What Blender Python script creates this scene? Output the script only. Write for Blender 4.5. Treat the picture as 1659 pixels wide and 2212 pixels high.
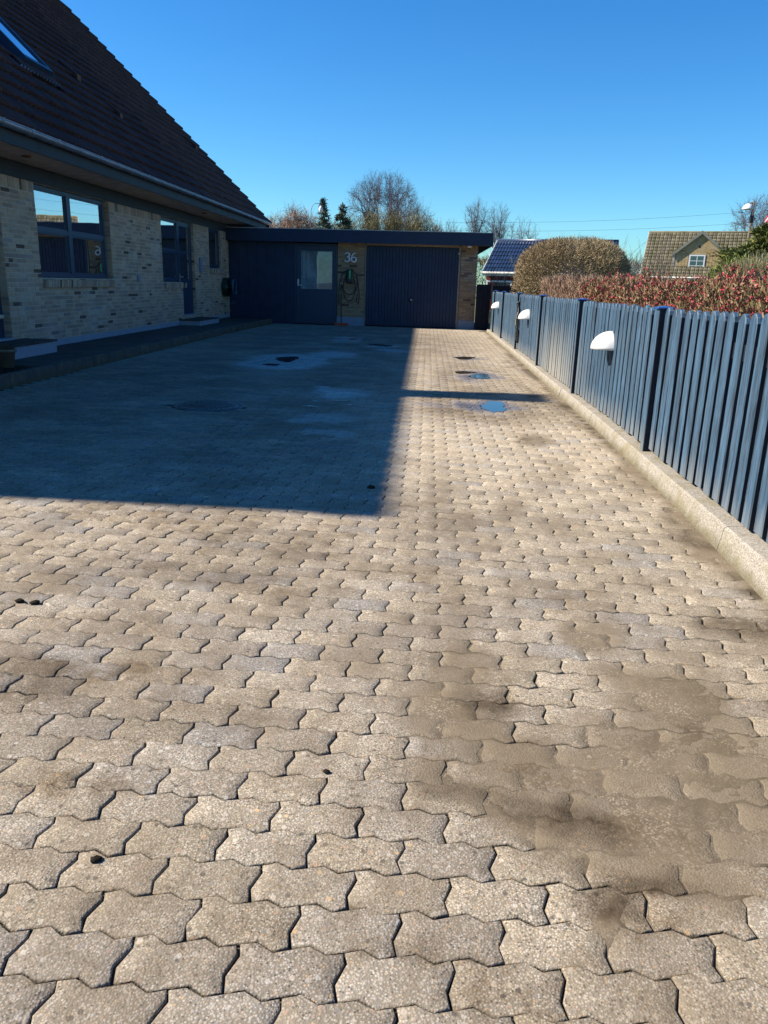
import bpy, math, random
import numpy as np
from mathutils import Vector, Matrix

random.seed(7)
rng = np.random.default_rng(11)
scene = bpy.context.scene
for o in list(bpy.data.objects):
    bpy.data.objects.remove(o, do_unlink=True)

# ------------------------------------------------------------------ camera
CAM_H = 1.343
cam_d = bpy.data.cameras.new('camera')
cam = bpy.data.objects.new('camera', cam_d)
scene.collection.objects.link(cam)
cam_d.sensor_fit = 'HORIZONTAL'
cam_d.sensor_width = 36.0
cam_d.lens = 36.0 * 1690.0 / 1659.0
cam_d.clip_start = 0.05
cam_d.clip_end = 3000
R3 = ((0.99823437, 0.0414127, -0.04258085),
      (0.05247962, -0.27913483, 0.95881679),
      (0.0278214, -0.9593585, -0.2808153))       # columns: right, down, forward
cam.matrix_world = Matrix(((R3[0][0], -R3[0][1], -R3[0][2], 0.0),
                           (R3[1][0], -R3[1][1], -R3[1][2], 0.0),
                           (R3[2][0], -R3[2][1], -R3[2][2], CAM_H),
                           (0, 0, 0, 1)))
scene.camera = cam

# ------------------------------------------------------------------ light
SUN_EL = math.radians(39.9)
SUN_A = math.radians(1.9)            # sun stands a little beyond the left-hand side
to_sun = Vector((-math.cos(SUN_EL) * math.cos(SUN_A), math.cos(SUN_EL) * math.sin(SUN_A), math.sin(SUN_EL)))
sd = bpy.data.lights.new('sun', 'SUN')
sd.energy = 5.0
sd.angle = math.radians(0.55)
sd.color = (1.0, 0.91, 0.78)
sun = bpy.data.objects.new('sun', sd)
scene.collection.objects.link(sun)
sun.rotation_euler = to_sun.to_track_quat('Z', 'Y').to_euler()
sun.location = (-30, 10, 40)

world = bpy.data.worlds.new('World')
scene.world = world
world.use_nodes = True
wn = world.node_tree
wn.nodes.clear()
w_out = wn.nodes.new('ShaderNodeOutputWorld')
w_bg = wn.nodes.new('ShaderNodeBackground')
w_sky = wn.nodes.new('ShaderNodeTexSky')
w_sky.sky_type = 'NISHITA'
w_sky.sun_disc = False
w_sky.sun_elevation = SUN_EL
w_sky.sun_rotation = -(math.pi / 2 - SUN_A)
w_sky.altitude = 0
w_sky.air_density = 1.0
w_sky.dust_density = 0.15
w_sky.ozone_density = 2.0
w_hs = wn.nodes.new('ShaderNodeHueSaturation')
w_hs.inputs['Saturation'].default_value = 1.35
w_hs.inputs['Hue'].default_value = 0.5
wn.links.new(w_sky.outputs[0], w_hs.inputs['Color'])
w_tn = wn.nodes.new('ShaderNodeMix'); w_tn.data_type = 'RGBA'; w_tn.blend_type = 'MULTIPLY'; w_tn.inputs[0].default_value = 1.0
w_tn.inputs[7].default_value = (0.49, 0.85, 1.09, 1)
wn.links.new(w_hs.outputs[0], w_tn.inputs[6])
wn.links.new(w_tn.outputs[2], w_bg.inputs[0])
w_bg.inputs[1].default_value = 0.074
wn.links.new(w_bg.outputs[0], w_out.inputs[0])

vs = scene.view_settings
vs.view_transform = 'Standard'
vs.look = 'None'
vs.exposure = 1.08
vs.gamma = 1.0
vs.use_curve_mapping = False

# ------------------------------------------------------------------ helpers
col = scene.collection


def newobj(name, me, mat=None, parent=None):
    o = bpy.data.objects.new(name, me)
    col.objects.link(o)
    if me is not None and mat is not None and len(me.materials) == 0:
        for m in (mat if isinstance(mat, (list, tuple)) else [mat]):
            me.materials.append(m)
    if parent is not None:
        o.parent = parent
    return o


def tag(o, label=None, cat=None, group=None, kind=None):
    if label: o['label'] = label
    if cat: o['category'] = cat
    if group: o['group'] = group
    if kind: o['kind'] = kind
    return o


def thing(name, label, cat, loc=(0, 0, 0), rz=0.0, group=None):
    o = bpy.data.objects.new(name, None)
    o.empty_display_size = 0.2
    col.objects.link(o)
    o.location = loc
    o.rotation_euler = (0, 0, rz)
    return tag(o, label, cat, group)


class MB:
    def __init__(self):
        self.v = []; self.f = []; self.t = []; self.sm = []

    def add(self, vs_, fs_, tint=0.0, smooth=False):
        b = len(self.v)
        self.v.extend([tuple(p) for p in vs_])
        self.f.extend([tuple(i + b for i in q) for q in fs_])
        self.t.extend([tint] * len(vs_))
        self.sm.extend([smooth] * len(fs_))
        return self

    def box(self, x0, x1, y0, y1, z0, z1, tint=0.0, bev=0.0):
        if bev <= 0:
            vs_ = [(x0, y0, z0), (x1, y0, z0), (x1, y1, z0), (x0, y1, z0), (x0, y0, z1), (x1, y0, z1), (x1, y1, z1), (x0, y1, z1)]
            fs_ = [(0, 3, 2, 1), (4, 5, 6, 7), (0, 1, 5, 4), (1, 2, 6, 5), (2, 3, 7, 6), (3, 0, 4, 7)]
            return self.add(vs_, fs_, tint)
        c = Vector(((x0 + x1) / 2, (y0 + y1) / 2, (z0 + z1) / 2)); hx, hy, hz = (x1 - x0) / 2, (y1 - y0) / 2, (z1 - z0) / 2
        vs_ = []; idx = {}
        for sx in (-1, 1):
            for sy in (-1, 1):
                for sz in (-1, 1):
                    for a in range(3):
                        d = [hx, hy, hz]
                        for k in range(3):
                            if k != a: d[k] -= bev
                        idx[(sx, sy, sz, a)] = len(vs_)
                        vs_.append((c.x + sx * d[0], c.y + sy * d[1], c.z + sz * d[2]))
        fs_ = []
        def orient(q):
            n = Vector((0, 0, 0))
            p = [Vector(vs_[i]) for i in q]
            for i in range(len(p)):
                n += (p[i] - c).cross(p[(i + 1) % len(p)] - c)
            m = sum(p, Vector((0, 0, 0))) / len(p) - c
            return tuple(q) if n.dot(m) > 0 else tuple(reversed(q))
        for a in range(3):
            b_, c_ = (a + 1) % 3, (a + 2) % 3
            for s in (-1, 1):
                q = []
                for (sb, sc) in ((-1, -1), (1, -1), (1, 1), (-1, 1)):
                    k = [0, 0, 0]; k[a] = s; k[b_] = sb; k[c_] = sc
                    q.append(idx[(k[0], k[1], k[2], a)])
                fs_.append(orient(q))
            # edges along a
            for sb in (-1, 1):
                for sc in (-1, 1):
                    q = []
                    for (sa, ax) in ((-1, b_), (1, b_), (1, c_), (-1, c_)):
                        k = [0, 0, 0]; k[a] = sa; k[b_] = sb; k[c_] = sc
                        q.append(idx[(k[0], k[1], k[2], ax)])
                    fs_.append(orient(q))
        for sx in (-1, 1):
            for sy in (-1, 1):
                for sz in (-1, 1):
                    fs_.append(orient([idx[(sx, sy, sz, a)] for a in range(3)]))
        return self.add(vs_, fs_, tint)

    def prism(self, pts, axis, a0, a1, tint=0.0):
        """pts: 2D polygon; axis: 'x','y','z' extrude axis"""
        def P(p, a):
            if axis == 'x': return (a, p[0], p[1])
            if axis == 'y': return (p[0], a, p[1])
            return (p[0], p[1], a)
        n = len(pts)
        vs_ = [P(p, a0) for p in pts] + [P(p, a1) for p in pts]
        fs_ = [tuple(range(n))[::-1], tuple(range(n, 2 * n))]
        for i in range(n):
            j = (i + 1) % n
            fs_.append((i, j, n + j, n + i))
        return self.add(vs_, fs_, tint)

    def tube(self, path, rad, n=6, tint=0.0, cap=True, smooth=True):
        pts = [Vector(p) for p in path]
        rs = rad if isinstance(rad, (list, tuple)) else [rad] * len(pts)
        vs_ = []; fs_ = []
        up = Vector((0.13, 0.27, 0.95)).normalized()
        for i, p in enumerate(pts):
            if i == 0: d = pts[1] - p
            elif i == len(pts) - 1: d = p - pts[i - 1]
            else: d = pts[i + 1] - pts[i - 1]
            d.normalize()
            a = d.cross(up)
            if a.length < 0.15: a = d.cross(Vector((1, 0, 0)))
            a.normalize(); b = d.cross(a)
            for k in range(n):
                t = 2 * math.pi * k / n
                vs_.append(p + (a * math.cos(t) + b * math.sin(t)) * rs[i])
        for i in range(len(pts) - 1):
            for k in range(n):
                l = (k + 1) % n
                fs_.append((i * n + k, i * n + l, (i + 1) * n + l, (i + 1) * n + k))
        if cap:
            fs_.append(tuple(range(n))[::-1]); fs_.append(tuple((len(pts) - 1) * n + k for k in range(n)))
        return self.add(vs_, fs_, tint, smooth)

    def lathe(self, prof, c, axis='z', n=20, tint=0.0, smooth=True, a0=0.0, a1=2 * math.pi):
        full = abs(a1 - a0 - 2 * math.pi) < 1e-6
        m = n if full else n + 1
        vs_ = []; fs_ = []
        for (r, h) in prof:
            for k in range(m):
                t = a0 + (a1 - a0) * k / n
                u, w = r * math.cos(t), r * math.sin(t)
                if axis == 'z': vs_.append((c[0] + u, c[1] + w, c[2] + h))
                elif axis == 'x': vs_.append((c[0] + h, c[1] + u, c[2] + w))
                else: vs_.append((c[0] + u, c[1] + h, c[2] + w))
        for i in range(len(prof) - 1):
            for k in range(n):
                l = (k + 1) % m
                fs_.append((i * m + k, i * m + l, (i + 1) * m + l, (i + 1) * m + k))
        return self.add(vs_, fs_, tint, smooth)

    def mesh(self, name, mat=None):
        me = bpy.data.meshes.new(name)
        me.from_pydata(self.v, [], self.f)
        at = me.attributes.new('tint', 'FLOAT', 'POINT')
        at.data.foreach_set('value', np.array(self.t, dtype=np.float32))
        me.polygons.foreach_set('use_smooth', np.array(self.sm, dtype=bool))
        if mat is not None: me.materials.append(mat)
        me.update()
        return me

    def build(self, name, mat, parent=None, kind=None):
        o = newobj(name, self.mesh(name, mat), None, parent)
        if kind: o['kind'] = kind
        return o


def np_mesh(name, V, F, mat, tint=None, smooth=False):
    """V (n,3) F (m,k) arrays"""
    me = bpy.data.meshes.new(name)
    n, (m, k) = len(V), F.shape
    me.vertices.add(n); me.vertices.foreach_set('co', V.astype(np.float32).ravel())
    me.loops.add(m * k); me.loops.foreach_set('vertex_index', F.astype(np.int32).ravel())
    me.polygons.add(m)
    me.polygons.foreach_set('loop_start', np.arange(0, m * k, k, dtype=np.int32))
    me.polygons.foreach_set('loop_total', np.full(m, k, dtype=np.int32))
    me.polygons.foreach_set('use_smooth', np.full(m, smooth, dtype=bool))
    if tint is not None:
        at = me.attributes.new('tint', 'FLOAT', 'POINT')
        at.data.foreach_set('value', tint.astype(np.float32))
    me.materials.append(mat)
    me.update(calc_edges=True)
    me.validate()
    return me


# ------------------------------------------------------------------ materials
class N:
    def __init__(self, name):
        self.m = bpy.data.materials.new(name)
        self.m.use_nodes = True
        self.t = self.m.node_tree
        self.t.nodes.clear()
        self.out = self.t.nodes.new('ShaderNodeOutputMaterial')
        self.b = self.t.nodes.new('ShaderNodeBsdfPrincipled')
        self.t.links.new(self.b.outputs[0], self.out.inputs[0])

    def n(self, typ, **kw):
        nd = self.t.nodes.new(typ)
        for k, v in kw.items(): setattr(nd, k, v)
        return nd

    def l(self, a, b): self.t.links.new(a, b)

    def val(self, x, sock):
        if isinstance(x, (int, float)): sock.default_value = x
        elif isinstance(x, tuple): sock.default_value = x if len(x) == len(sock.default_value) else (*x, 1.0)
        else: self.l(x, sock)

    def math(self, op, a, b=0.0, c=None, clamp=False):
        nd = self.n('ShaderNodeMath', operation=op, use_clamp=clamp)
        self.val(a, nd.inputs[0]); self.val(b, nd.inputs[1])
        if c is not None: self.val(c, nd.inputs[2])
        return nd.outputs[0]

    def mix(self, f, a, b, mode='MIX'):
        nd = self.n('ShaderNodeMix', data_type='RGBA', blend_type=mode)
        self.val(f, nd.inputs[0]); self.val(a, nd.inputs[6]); self.val(b, nd.inputs[7])
        return nd.outputs[2]

    def pos(self):
        return self.n('ShaderNodeNewGeometry').outputs['Position']

    def obj(self):
        return self.n('ShaderNodeTexCoord').outputs['Object']

    def scaled(self, v, s):
        nd = self.n('ShaderNodeVectorMath', operation='MULTIPLY')
        self.l(v, nd.inputs[0]); nd.inputs[1].default_value = s
        return nd.outputs[0]

    def noise(self, v, scale, detail=3.0, rough=0.55, dist=0.0, out=0):
        nd = self.n('ShaderNodeTexNoise')
        if v is not None: self.l(v, nd.inputs['Vector'])
        nd.inputs['Scale'].default_value = scale
        nd.inputs['Detail'].default_value = detail
        nd.inputs['Roughness'].default_value = rough
        nd.inputs['Distortion'].default_value = dist
        return nd.outputs[out]

    def vor(self, v, scale, feature='F1', out='Color', rnd=1.0):
        nd = self.n('ShaderNodeTexVoronoi', feature=feature)
        if v is not None: self.l(v, nd.inputs['Vector'])
        nd.inputs['Scale'].default_value = scale
        nd.inputs['Randomness'].default_value = rnd
        return nd.outputs[out]

    def ramp(self, f, stops, interp='LINEAR'):
        nd = self.n('ShaderNodeValToRGB')
        nd.color_ramp.interpolation = interp
        e = nd.color_ramp.elements
        while len(e) < len(stops): e.new(0.5)
        for i, (p, c) in enumerate(stops):
            e[i].position = p
            e[i].color = (*c, 1.0) if isinstance(c, tuple) else (c, c, c, 1.0)
        self.l(f, nd.inputs[0])
        return nd.outputs[0]

    def mr(self, x, a, b, c=0.0, d=1.0, smooth=False):
        nd = self.n('ShaderNodeMapRange')
        if smooth: nd.interpolation_type = 'SMOOTHSTEP'
        nd.clamp = True
        self.val(x, nd.inputs[0])
        for i, q in enumerate((a, b, c, d)): nd.inputs[1 + i].default_value = q
        return nd.outputs[0]

    def rnd(self):
        """own number of a piece: per-object random plus the 'tint' attribute"""
        a = self.n('ShaderNodeAttribute', attribute_name='tint').outputs['Fac']
        r = self.n('ShaderNodeObjectInfo').outputs['Random']
        return self.math('FRACT', self.math('ADD', a, r), 0.0)

    def tint(self):
        return self.n('ShaderNodeAttribute', attribute_name='tint').outputs['Fac']

    def bump(self, h, strength=0.3, dist=0.01):
        nd = self.n('ShaderNodeBump')
        nd.inputs['Strength'].default_value = strength
        nd.inputs['Distance'].default_value = dist
        self.l(h, nd.inputs['Height'])
        self.l(nd.outputs[0], self.b.inputs['Normal'])
        return nd

    def set(self, color=None, rough=None, spec=None, metal=None):
        if color is not None: self.val(color, self.b.inputs['Base Color'])
        if rough is not None: self.val(rough, self.b.inputs['Roughness'])
        if spec is not None: self.val(spec, self.b.inputs['Specular IOR Level'])
        if metal is not None: self.val(metal, self.b.inputs['Metallic'])
        return self.m


SAND = [(.40, 2.02, .22, .14, .95, 0), (.60, 2.02, .2, .16, .95, 0), (.17, 2.42, .16, .3, .8, 0), (.85, 1.78, .3, .2, .9, 0), (.16, 2.62, .15, .22, .85, 10), (.12, 2.28, .16, .20, 1, 0), (.27, 2.14, .15, .16, .9, 0), (.06, 1.99, .14, .09, .9, -25), (.24, 1.90, .16, .09, 1, -45), (.38, 1.74, .16, .08, 1, -50),
        (.50, 1.90, .25, .20, .95, -20), (.66, 1.70, .25, .16, 1, -20), (.72, 2.22, .22, .22, .85, 0), (.95, 2.05, .30, .30, .95, 0), (.92, 2.46, .18, .22, 1, 0), (.74, 2.88, .12, .2, .95, 0), (.74, 1.55, .16, .09, .9, -20), (1.25, 1.95, .3, .25, .9, 0),
        (.22, 3.25, .10, .25, .55, 0), (.26, 4.3, .16, .6, .6, 0), (.11, 5.2, .18, .4, .6, 0), (1.02, 7.15, .16, .32, 1, 0), (.52, 4.75, .12, .3, .8, 0), (.78, 4.5, .1, .2, .7, 0), (.46, 1.44, .04, .14, 1, -15), (1.10, 6.0, .12, .5, .6, 0)]
STAIN = [(.30, 2.02, .28, .16, .7, -20), (.52, 1.80, .22, .12, .8, -40), (.66, 1.53, .16, .07, 1, -10), (.56, 1.41, .08, .04, 1, 0), (.86, 2.22, .2, .1, .5, 0), (.17, 2.6, .14, .25, .6, 0), (-1.5, 3.6, .5, .3, .5, 0), (-1.25, 2.46, .22, .10, .8, 0), (-1.08, 2.42, .12, .08, .9, 0), (-1.35, 2.2, .2, .12, .7, 0), (-.92, 1.77, .12, .05, 1, 0), (-1.6, 4.3, .45, .35, .8, 0), (-1.15, 4.15, .35, .4, .8, 0), (-.5, 4.0, .35, .35, .6, 0),
         (-.48, 2.22, .10, .06, .5, 0), (.1, 3.55, .25, .3, .5, 0), (-.82, 2.34, .16, .06, .6, 0), (-.62, 3.3, .25, .2, .5, 0), (-.95, 1.5, .12, .06, .6, 0), (.05, 1.27, .12, .05, .9, 0), (-1.3, 2.85, .35, .12, .6, 0), (.69, 3.3, .2, .25, .4, 0),
         (.30, 2.33, .07, .13, .9, 0), (0.10, 1.24, .2, .06, .8, 0), (-.3, 1.3, .1, .04, .7, 0), (.2, 2.5, .14, .3, .5, 0), (-2.0, 3.2, .3, .2, .6, 0), (-1.7, 2.5, .2, .15, .6, 0), (.35, 9.6, .5, 1.6, .6, 0)]
DAMP_SHADE = [(0.30, 2.33, .07, .13, .9, 0), (0.46, 1.76, .12, .05, 1, -40), (0.66, 1.50, .11, .05, .9, 0), (0.54, 1.415, .07, .04, 1, 0), (0.25, 1.97, .16, .04, .7, -40),
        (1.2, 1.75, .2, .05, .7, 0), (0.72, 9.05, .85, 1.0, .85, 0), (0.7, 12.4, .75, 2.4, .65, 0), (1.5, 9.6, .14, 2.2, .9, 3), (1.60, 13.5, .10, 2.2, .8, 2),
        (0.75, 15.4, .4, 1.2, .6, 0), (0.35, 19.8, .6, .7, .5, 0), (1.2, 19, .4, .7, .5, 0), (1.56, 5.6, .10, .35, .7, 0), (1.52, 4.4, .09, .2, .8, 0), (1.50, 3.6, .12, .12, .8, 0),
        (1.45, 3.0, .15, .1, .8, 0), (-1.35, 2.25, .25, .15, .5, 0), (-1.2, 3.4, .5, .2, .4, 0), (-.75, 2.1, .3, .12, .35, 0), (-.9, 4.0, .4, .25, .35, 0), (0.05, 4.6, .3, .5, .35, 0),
        (-3.4, 10.5, 1.7, 5.5, .75, 0), (-1.6, 7.5, 1.0, 2.2, .7, 0), (-2.0, 19, 3.2, 7.0, .8, 0), (-1.4, 12, 1.3, 3.0, .7, 0)]  # broad patches: damp ground, plus house shade deepened in the colour
WET = [(-2.42, 13.6, .60, 1.2, 1.15, 0), (-1.05, 9.8, .30, .55, .8, 0), (-1.25, 10.3, .10, .2, .8, 0), (-1.0, 8.0, .35, .3, .6, 0), (-0.95, 7.1, .2, .2, .6, 0), (-1.75, 15.2, .5, .8, .8, 0),
       (-.9, 17.7, .4, .5, .9, 0), (-.65, 16.6, .35, .35, .8, 0), (-1.9, 19.5, .3, .8, .8, 0), (0.82, 9.15, .28, .5, 1, 0), (0.8, 12.3, .3, .8, .9, 0), (0.78, 15.2, .2, .5, .8, 0), (0.3, 9.0, .3, .25, .6, 0)]


def mat_ground_piece(name, sandy):
    n = N(name)
    p = n.pos()
    rv = n.rnd()
    # exposed aggregate: two sizes of pebble in cement
    v1 = n.n('ShaderNodeTexVoronoi'); n.l(p, v1.inputs['Vector']); v1.inputs['Scale'].default_value = 185.0
    v2 = n.n('ShaderNodeTexVoronoi'); n.l(p, v2.inputs['Vector']); v2.inputs['Scale'].default_value = 62.0
    s1 = n.n('ShaderNodeSeparateColor'); n.l(v1.outputs['Color'], s1.inputs[0])
    s2 = n.n('ShaderNodeSeparateColor'); n.l(v2.outputs['Color'], s2.inputs[0])
    stops = [(0.0, (.075, .07, .065)), (.12, (.31, .265, .21)), (.28, (.38, .34, .29)), (.44, (.22, .205, .19)), (.57, (.44, .385, .31)), (.70, (.34, .235, .18)), (.77, (.45, .42, .37)), (.88, (.36, .32, .27)), (.975, (.48, .33, .19))]
    c1 = n.ramp(s1.outputs[0], stops, 'CONSTANT')
    c2 = n.ramp(s2.outputs[1], stops, 'CONSTANT')
    big = n.math('MULTIPLY', n.mr(s2.outputs[0], .80, .82), n.mr(v2.outputs['Distance'], .50, .36))
    peb = n.mix(big, c1, c2)
    cem = n.mix(n.noise(p, 9.0, 5.0), (.15, .13, .10), (.26, .23, .18))
    k = n.mr(v1.outputs['Distance'], .56, .40)
    k = n.math('MAXIMUM', k, big)
    base = n.mix(n.math('MULTIPLY', k, .85), cem, peb)
    # every paver has its own tone: some greyer, some yellower
    tone = n.ramp(rv, [(0.0, (.80, .78, .77)), (.2, (.96, .93, .88)), (.45, (1.05, 1.0, .92)), (.65, (.90, .86, .78)), (.8, (1.08, 1.05, 1.0)), (1.0, (.82, .85, .92))])
    base = n.mix(1.0, base, tone, 'MULTIPLY')
    sy = n.n('ShaderNodeSeparateXYZ'); n.l(p, sy.inputs[0])
    far_pale = n.mr(n.math('ADD', sy.outputs[1], n.math('MULTIPLY', n.noise(p, .9, 4.0), 3.0)), 4.5, 8.0)
    base = n.mix(1.0, base, n.mix(far_pale, (1.16, 1.18, 1.21), (1.60, 1.60, 1.58)), 'MULTIPLY')  # pavers turn paler farther up the drive
    # ingrained dirt, thinner farther up the drive
    d = n.noise(p, 2.6, 6.0, .62)
    d2 = n.noise(p, 14.0, 4.0, .6)
    dirt = n.math('MULTIPLY', n.mr(n.math('ADD', d, n.math('MULTIPLY', d2, .40)), .56, .84), n.math('MULTIPLY_ADD', far_pale, -.35, .66))
    base = n.mix(dirt, base, (.145, .112, .075))
    sand_c = n.mix(n.noise(p, 220.0, 2.0), (.095, .074, .048), (.21, .165, .112))
    at_ = lambda q: n.n('ShaderNodeAttribute', attribute_name=q).outputs['Fac']
    sm = at_('m_sand')
    sx = sy
    st_ = at_('m_stain')
    st_ = n.math('MULTIPLY', st_, n.mr(n.math('ADD', n.math('MULTIPLY', n.noise(p, 7.0, 5.0, .65), .75), n.math('MULTIPLY', n.noise(p, 55.0, 3.0), .25)), .38, .60, .0, 1.0))
    if sandy:
        base = n.mix(n.math('MULTIPLY', n.mr(s1.outputs[1], .55, .6), n.mr(n.noise(p, 6.0, 4.0), .40, .60, .15, .8)), sand_c, base)
        mossy = n.mr(n.noise(p, 1.2, 5.0), .50, .66)
        base = n.mix(n.math('MULTIPLY', mossy, .75), base, (.075, .062, .035))
        lo = n.mr(sx.outputs[2], -.006, -.001)
        base = n.mix(lo, n.mix(.65, base, (.05, .042, .032)), base)
    base = n.mix(n.math('MULTIPLY', st_, .75), base, n.mix(1.0, base, (.46, .38, .285), 'MULTIPLY'))
    if not sandy:
        film = n.mr(n.math('ADD', sm, n.math('MULTIPLY', n.noise(p, 30.0, 3.0), .5)), .50, 1.15)
        base = n.mix(n.math('MULTIPLY', film, .80), base, sand_c)
        rim = n.mr(n.math('ADD', sx.outputs[2], n.math('MULTIPLY', n.noise(p, 60.0, 3.0), .003)), .0 - .0030, -.0065)
        base = n.mix(n.math('MULTIPLY', rim, .8), base, (.075, .060, .038))
    dm = at_('m_damp_shade')
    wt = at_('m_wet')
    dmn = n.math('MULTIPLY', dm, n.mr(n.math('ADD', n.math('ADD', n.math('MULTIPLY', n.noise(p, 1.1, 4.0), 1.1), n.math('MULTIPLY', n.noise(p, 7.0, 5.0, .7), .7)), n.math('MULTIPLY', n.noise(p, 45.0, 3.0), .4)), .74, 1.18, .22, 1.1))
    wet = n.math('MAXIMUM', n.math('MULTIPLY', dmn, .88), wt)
    base = n.mix(wet, base, n.mix(1.0, base, (.36, .33, .30), 'MULTIPLY'))  # damp, wet and painted house-shade areas all darken here
    rough = n.mr(wt, .15, .95, .82, .22)
    n.set(base, rough, n.mr(wt, .1, .9, .12, 1.6))
    h = n.math('ADD', n.math('MULTIPLY', n.math('SUBTRACT', 1.0, v1.outputs['Distance']), .5), n.math('MULTIPLY', n.noise(p, 40.0, 3.0), .4))
    bp = n.bump(h, .22 if sandy else .6, .004); n.l(n.math('MULTIPLY', n.math('SUBTRACT', 1.0, n.mr(wt, .1, .8)), .22 if sandy else .6), bp.inputs['Strength'])
    return n.m


def mat_simple(name, c, rough=.6, var=.25, scale=6.0, spec=.5, metal=0.0, bump=0.0, bscale=40.0, local=False):
    n = N(name)
    p = n.obj() if local else n.pos()
    nz = n.noise(p, scale, 5.0, .6)
    a = tuple(x * (1 - var) for x in c); b = tuple(min(1, x * (1 + var)) for x in c)
    colr = n.mix(n.mr(nz, .3, .7), a, b)
    n.set(colr, rough, spec, metal)
    if bump > 0: n.bump(n.noise(p, bscale, 4.0), bump, .01)
    return n.m


def mat_brick(name, house=True, tan=False):
    n = N(name)
    p = n.pos(); r = n.rnd()
    if house:
        stops = [(0, (.48, .335, .225)), (.22, (.43, .30, .205)), (.42, (.50, .37, .26)), (.60, (.38, .26, .18)), (.78, (.33, .23, .175)), (.91, (.13, .080, .055)), (.95, (.34, .27, .23))]
    else:
        stops = [(0, (.40, .27, .15)), (.3, (.33, .22, .12)), (.5, (.43, .30, .17)), (.7, (.31, .205, .115)), (.90, (.13, .08, .055)), (.95, (.33, .25, .17))]
    if tan: stops = [(0, (.52, .38, .18)), (.4, (.46, .33, .15)), (.7, (.56, .42, .21)), (.92, (.34, .23, .11))]
    base = n.ramp(r, stops, 'CONSTANT')
    nz = n.noise(p, 22.0, 5.0, .65)
    base = n.mix(n.mr(nz, .35, .75, 0, .55), base, n.mix(1.0, base, (.58, .52, .48), 'MULTIPLY'))
    pit = n.noise(n.scaled(p, (1, 1, 2.2)), 60.0, 3.0)
    base = n.mix(n.mr(pit, .58, .70, 0, .5), base, (.10, .075, .055))
    lime = n.noise(p, 1.1, 4.0)
    base = n.mix(n.mr(lime, .52, .75, 0, .35), base, (.55, .53, .50))
    n.set(base, .9, .2)
    n.bump(n.math('ADD', nz, n.math('MULTIPLY', pit, .7)), .5, .006)
    return n.m


def mat_picket():
    n = N('blue_stained_wood')
    p = n.pos(); r = n.rnd()
    so = n.n('ShaderNodeVectorMath', operation='ADD'); n.l(n.scaled(p, (1, 1, .06)), so.inputs[0])
    cm = n.n('ShaderNodeCombineXYZ'); n.l(n.math('MULTIPLY', r, 37.0), cm.inputs[0]); n.l(cm.outputs[0], so.inputs[1])
    g = n.noise(so.outputs[0], 26.0, 6.0, .65, 1.2)
    g2 = n.noise(so.outputs[0], 110.0, 3.0, .6)
    base = n.ramp(r, [(0, (.036, .084, .142)), (.3, (.050, .112, .185)), (.6, (.042, .093, .155)), (.8, (.060, .128, .205)), (1, (.036, .080, .134))])
    base = n.mix(n.mr(g, .40, .62, 0, .85), base, (.012, .022, .034))
    base = n.mix(n.mr(g2, .55, .7, 0, .45), base, (.13, .20, .28))
    kn = n.vor(n.scaled(so.outputs[0], (1, 1, 14)), 5.0, 'F1', 'Distance')
    base = n.mix(n.mr(kn, .07, .03, 0, .8), base, (.02, .03, .045))
    # splashed soil low down and a bleached stretch
    sx = n.n('ShaderNodeSeparateXYZ'); n.l(p, sx.inputs[0])
    dz = n.math('ADD', sx.outputs[2], n.math('MULTIPLY', n.noise(so.outputs[0], 8.0, 4.0), -.35))
    low = n.mr(dz, .16, -.16)
    dy = n.math('ABSOLUTE', n.math('SUBTRACT', sx.outputs[1], 11.4))
    str_ = n.mr(dy, 2.6, .4)
    hi = n.mr(dz, .75, .05)
    dust = n.math('MAXIMUM', n.math('MULTIPLY', low, .45), n.math('MULTIPLY', n.math('MULTIPLY', hi, str_), .62))
    base = n.mix(dust, base, (.36, .33, .27))
    n.set(base, .62, .4)
    n.bump(n.math('ADD', g, n.math('MULTIPLY', g2, .5)), .45, .006)
    return n.m


def mat_tile(name, c, rough, rv=.2, spec=.5, moss=None):
    n = N(name)
    p = n.pos(); r = n.rnd()
    a = tuple(x * (1 - rv) for x in c); b = tuple(x * (1 + rv) for x in c)
    base = n.mix(r, a, b)
    nz = n.noise(p, 7.0, 5.0, .65)
    base = n.mix(n.mr(nz, .4, .75, 0, .5), base, tuple(x * .55 for x in c))
    if moss: base = n.mix(n.mr(n.noise(p, 1.0, 6.0, .7), .45, .62, 0, .8), base, moss)
    n.set(base, rough, spec)
    n.bump(n.noise(p, 60.0, 3.0), .2, .005)
    return n.m


def mat_leaf(name, stops, rough=.6, trans=0.0):
    n = N(name)
    base = n.ramp(n.tint(), stops)
    n.set(base, rough, .3)
    return n.m


def mat_glass(name, refl=.55, tint=(.75, .80, .85), mn=.10):
    n = N(name)
    t = n.t
    t.nodes.remove(n.b)
    gl = n.n('ShaderNodeBsdfGlossy'); gl.inputs['Roughness'].default_value = .004; gl.inputs['Color'].default_value = (.93, .96, 1, 1)
    tr = n.n('ShaderNodeBsdfTransparent'); tr.inputs['Color'].default_value = (*tint, 1)
    lw = n.n('ShaderNodeLayerWeight'); lw.inputs['Blend'].default_value = .5
    f = n.mr(lw.outputs['Facing'], .0, 1.0, mn, refl + .2)
    mx = n.n('ShaderNodeMixShader')
    n.l(f, mx.inputs[0]); n.l(tr.outputs[0], mx.inputs[1]); n.l(gl.outputs[0], mx.inputs[2]); n.l(mx.outputs[0], n.out.inputs[0])
    bp = n.n('ShaderNodeBump'); bp.inputs['Strength'].default_value = .02; bp.inputs['Distance'].default_value = .05
    n.l(n.noise(n.pos(), 1.3, 1.0), bp.inputs['Height']); n.l(bp.outputs[0], gl.inputs['Normal'])
    return n.m


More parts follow.
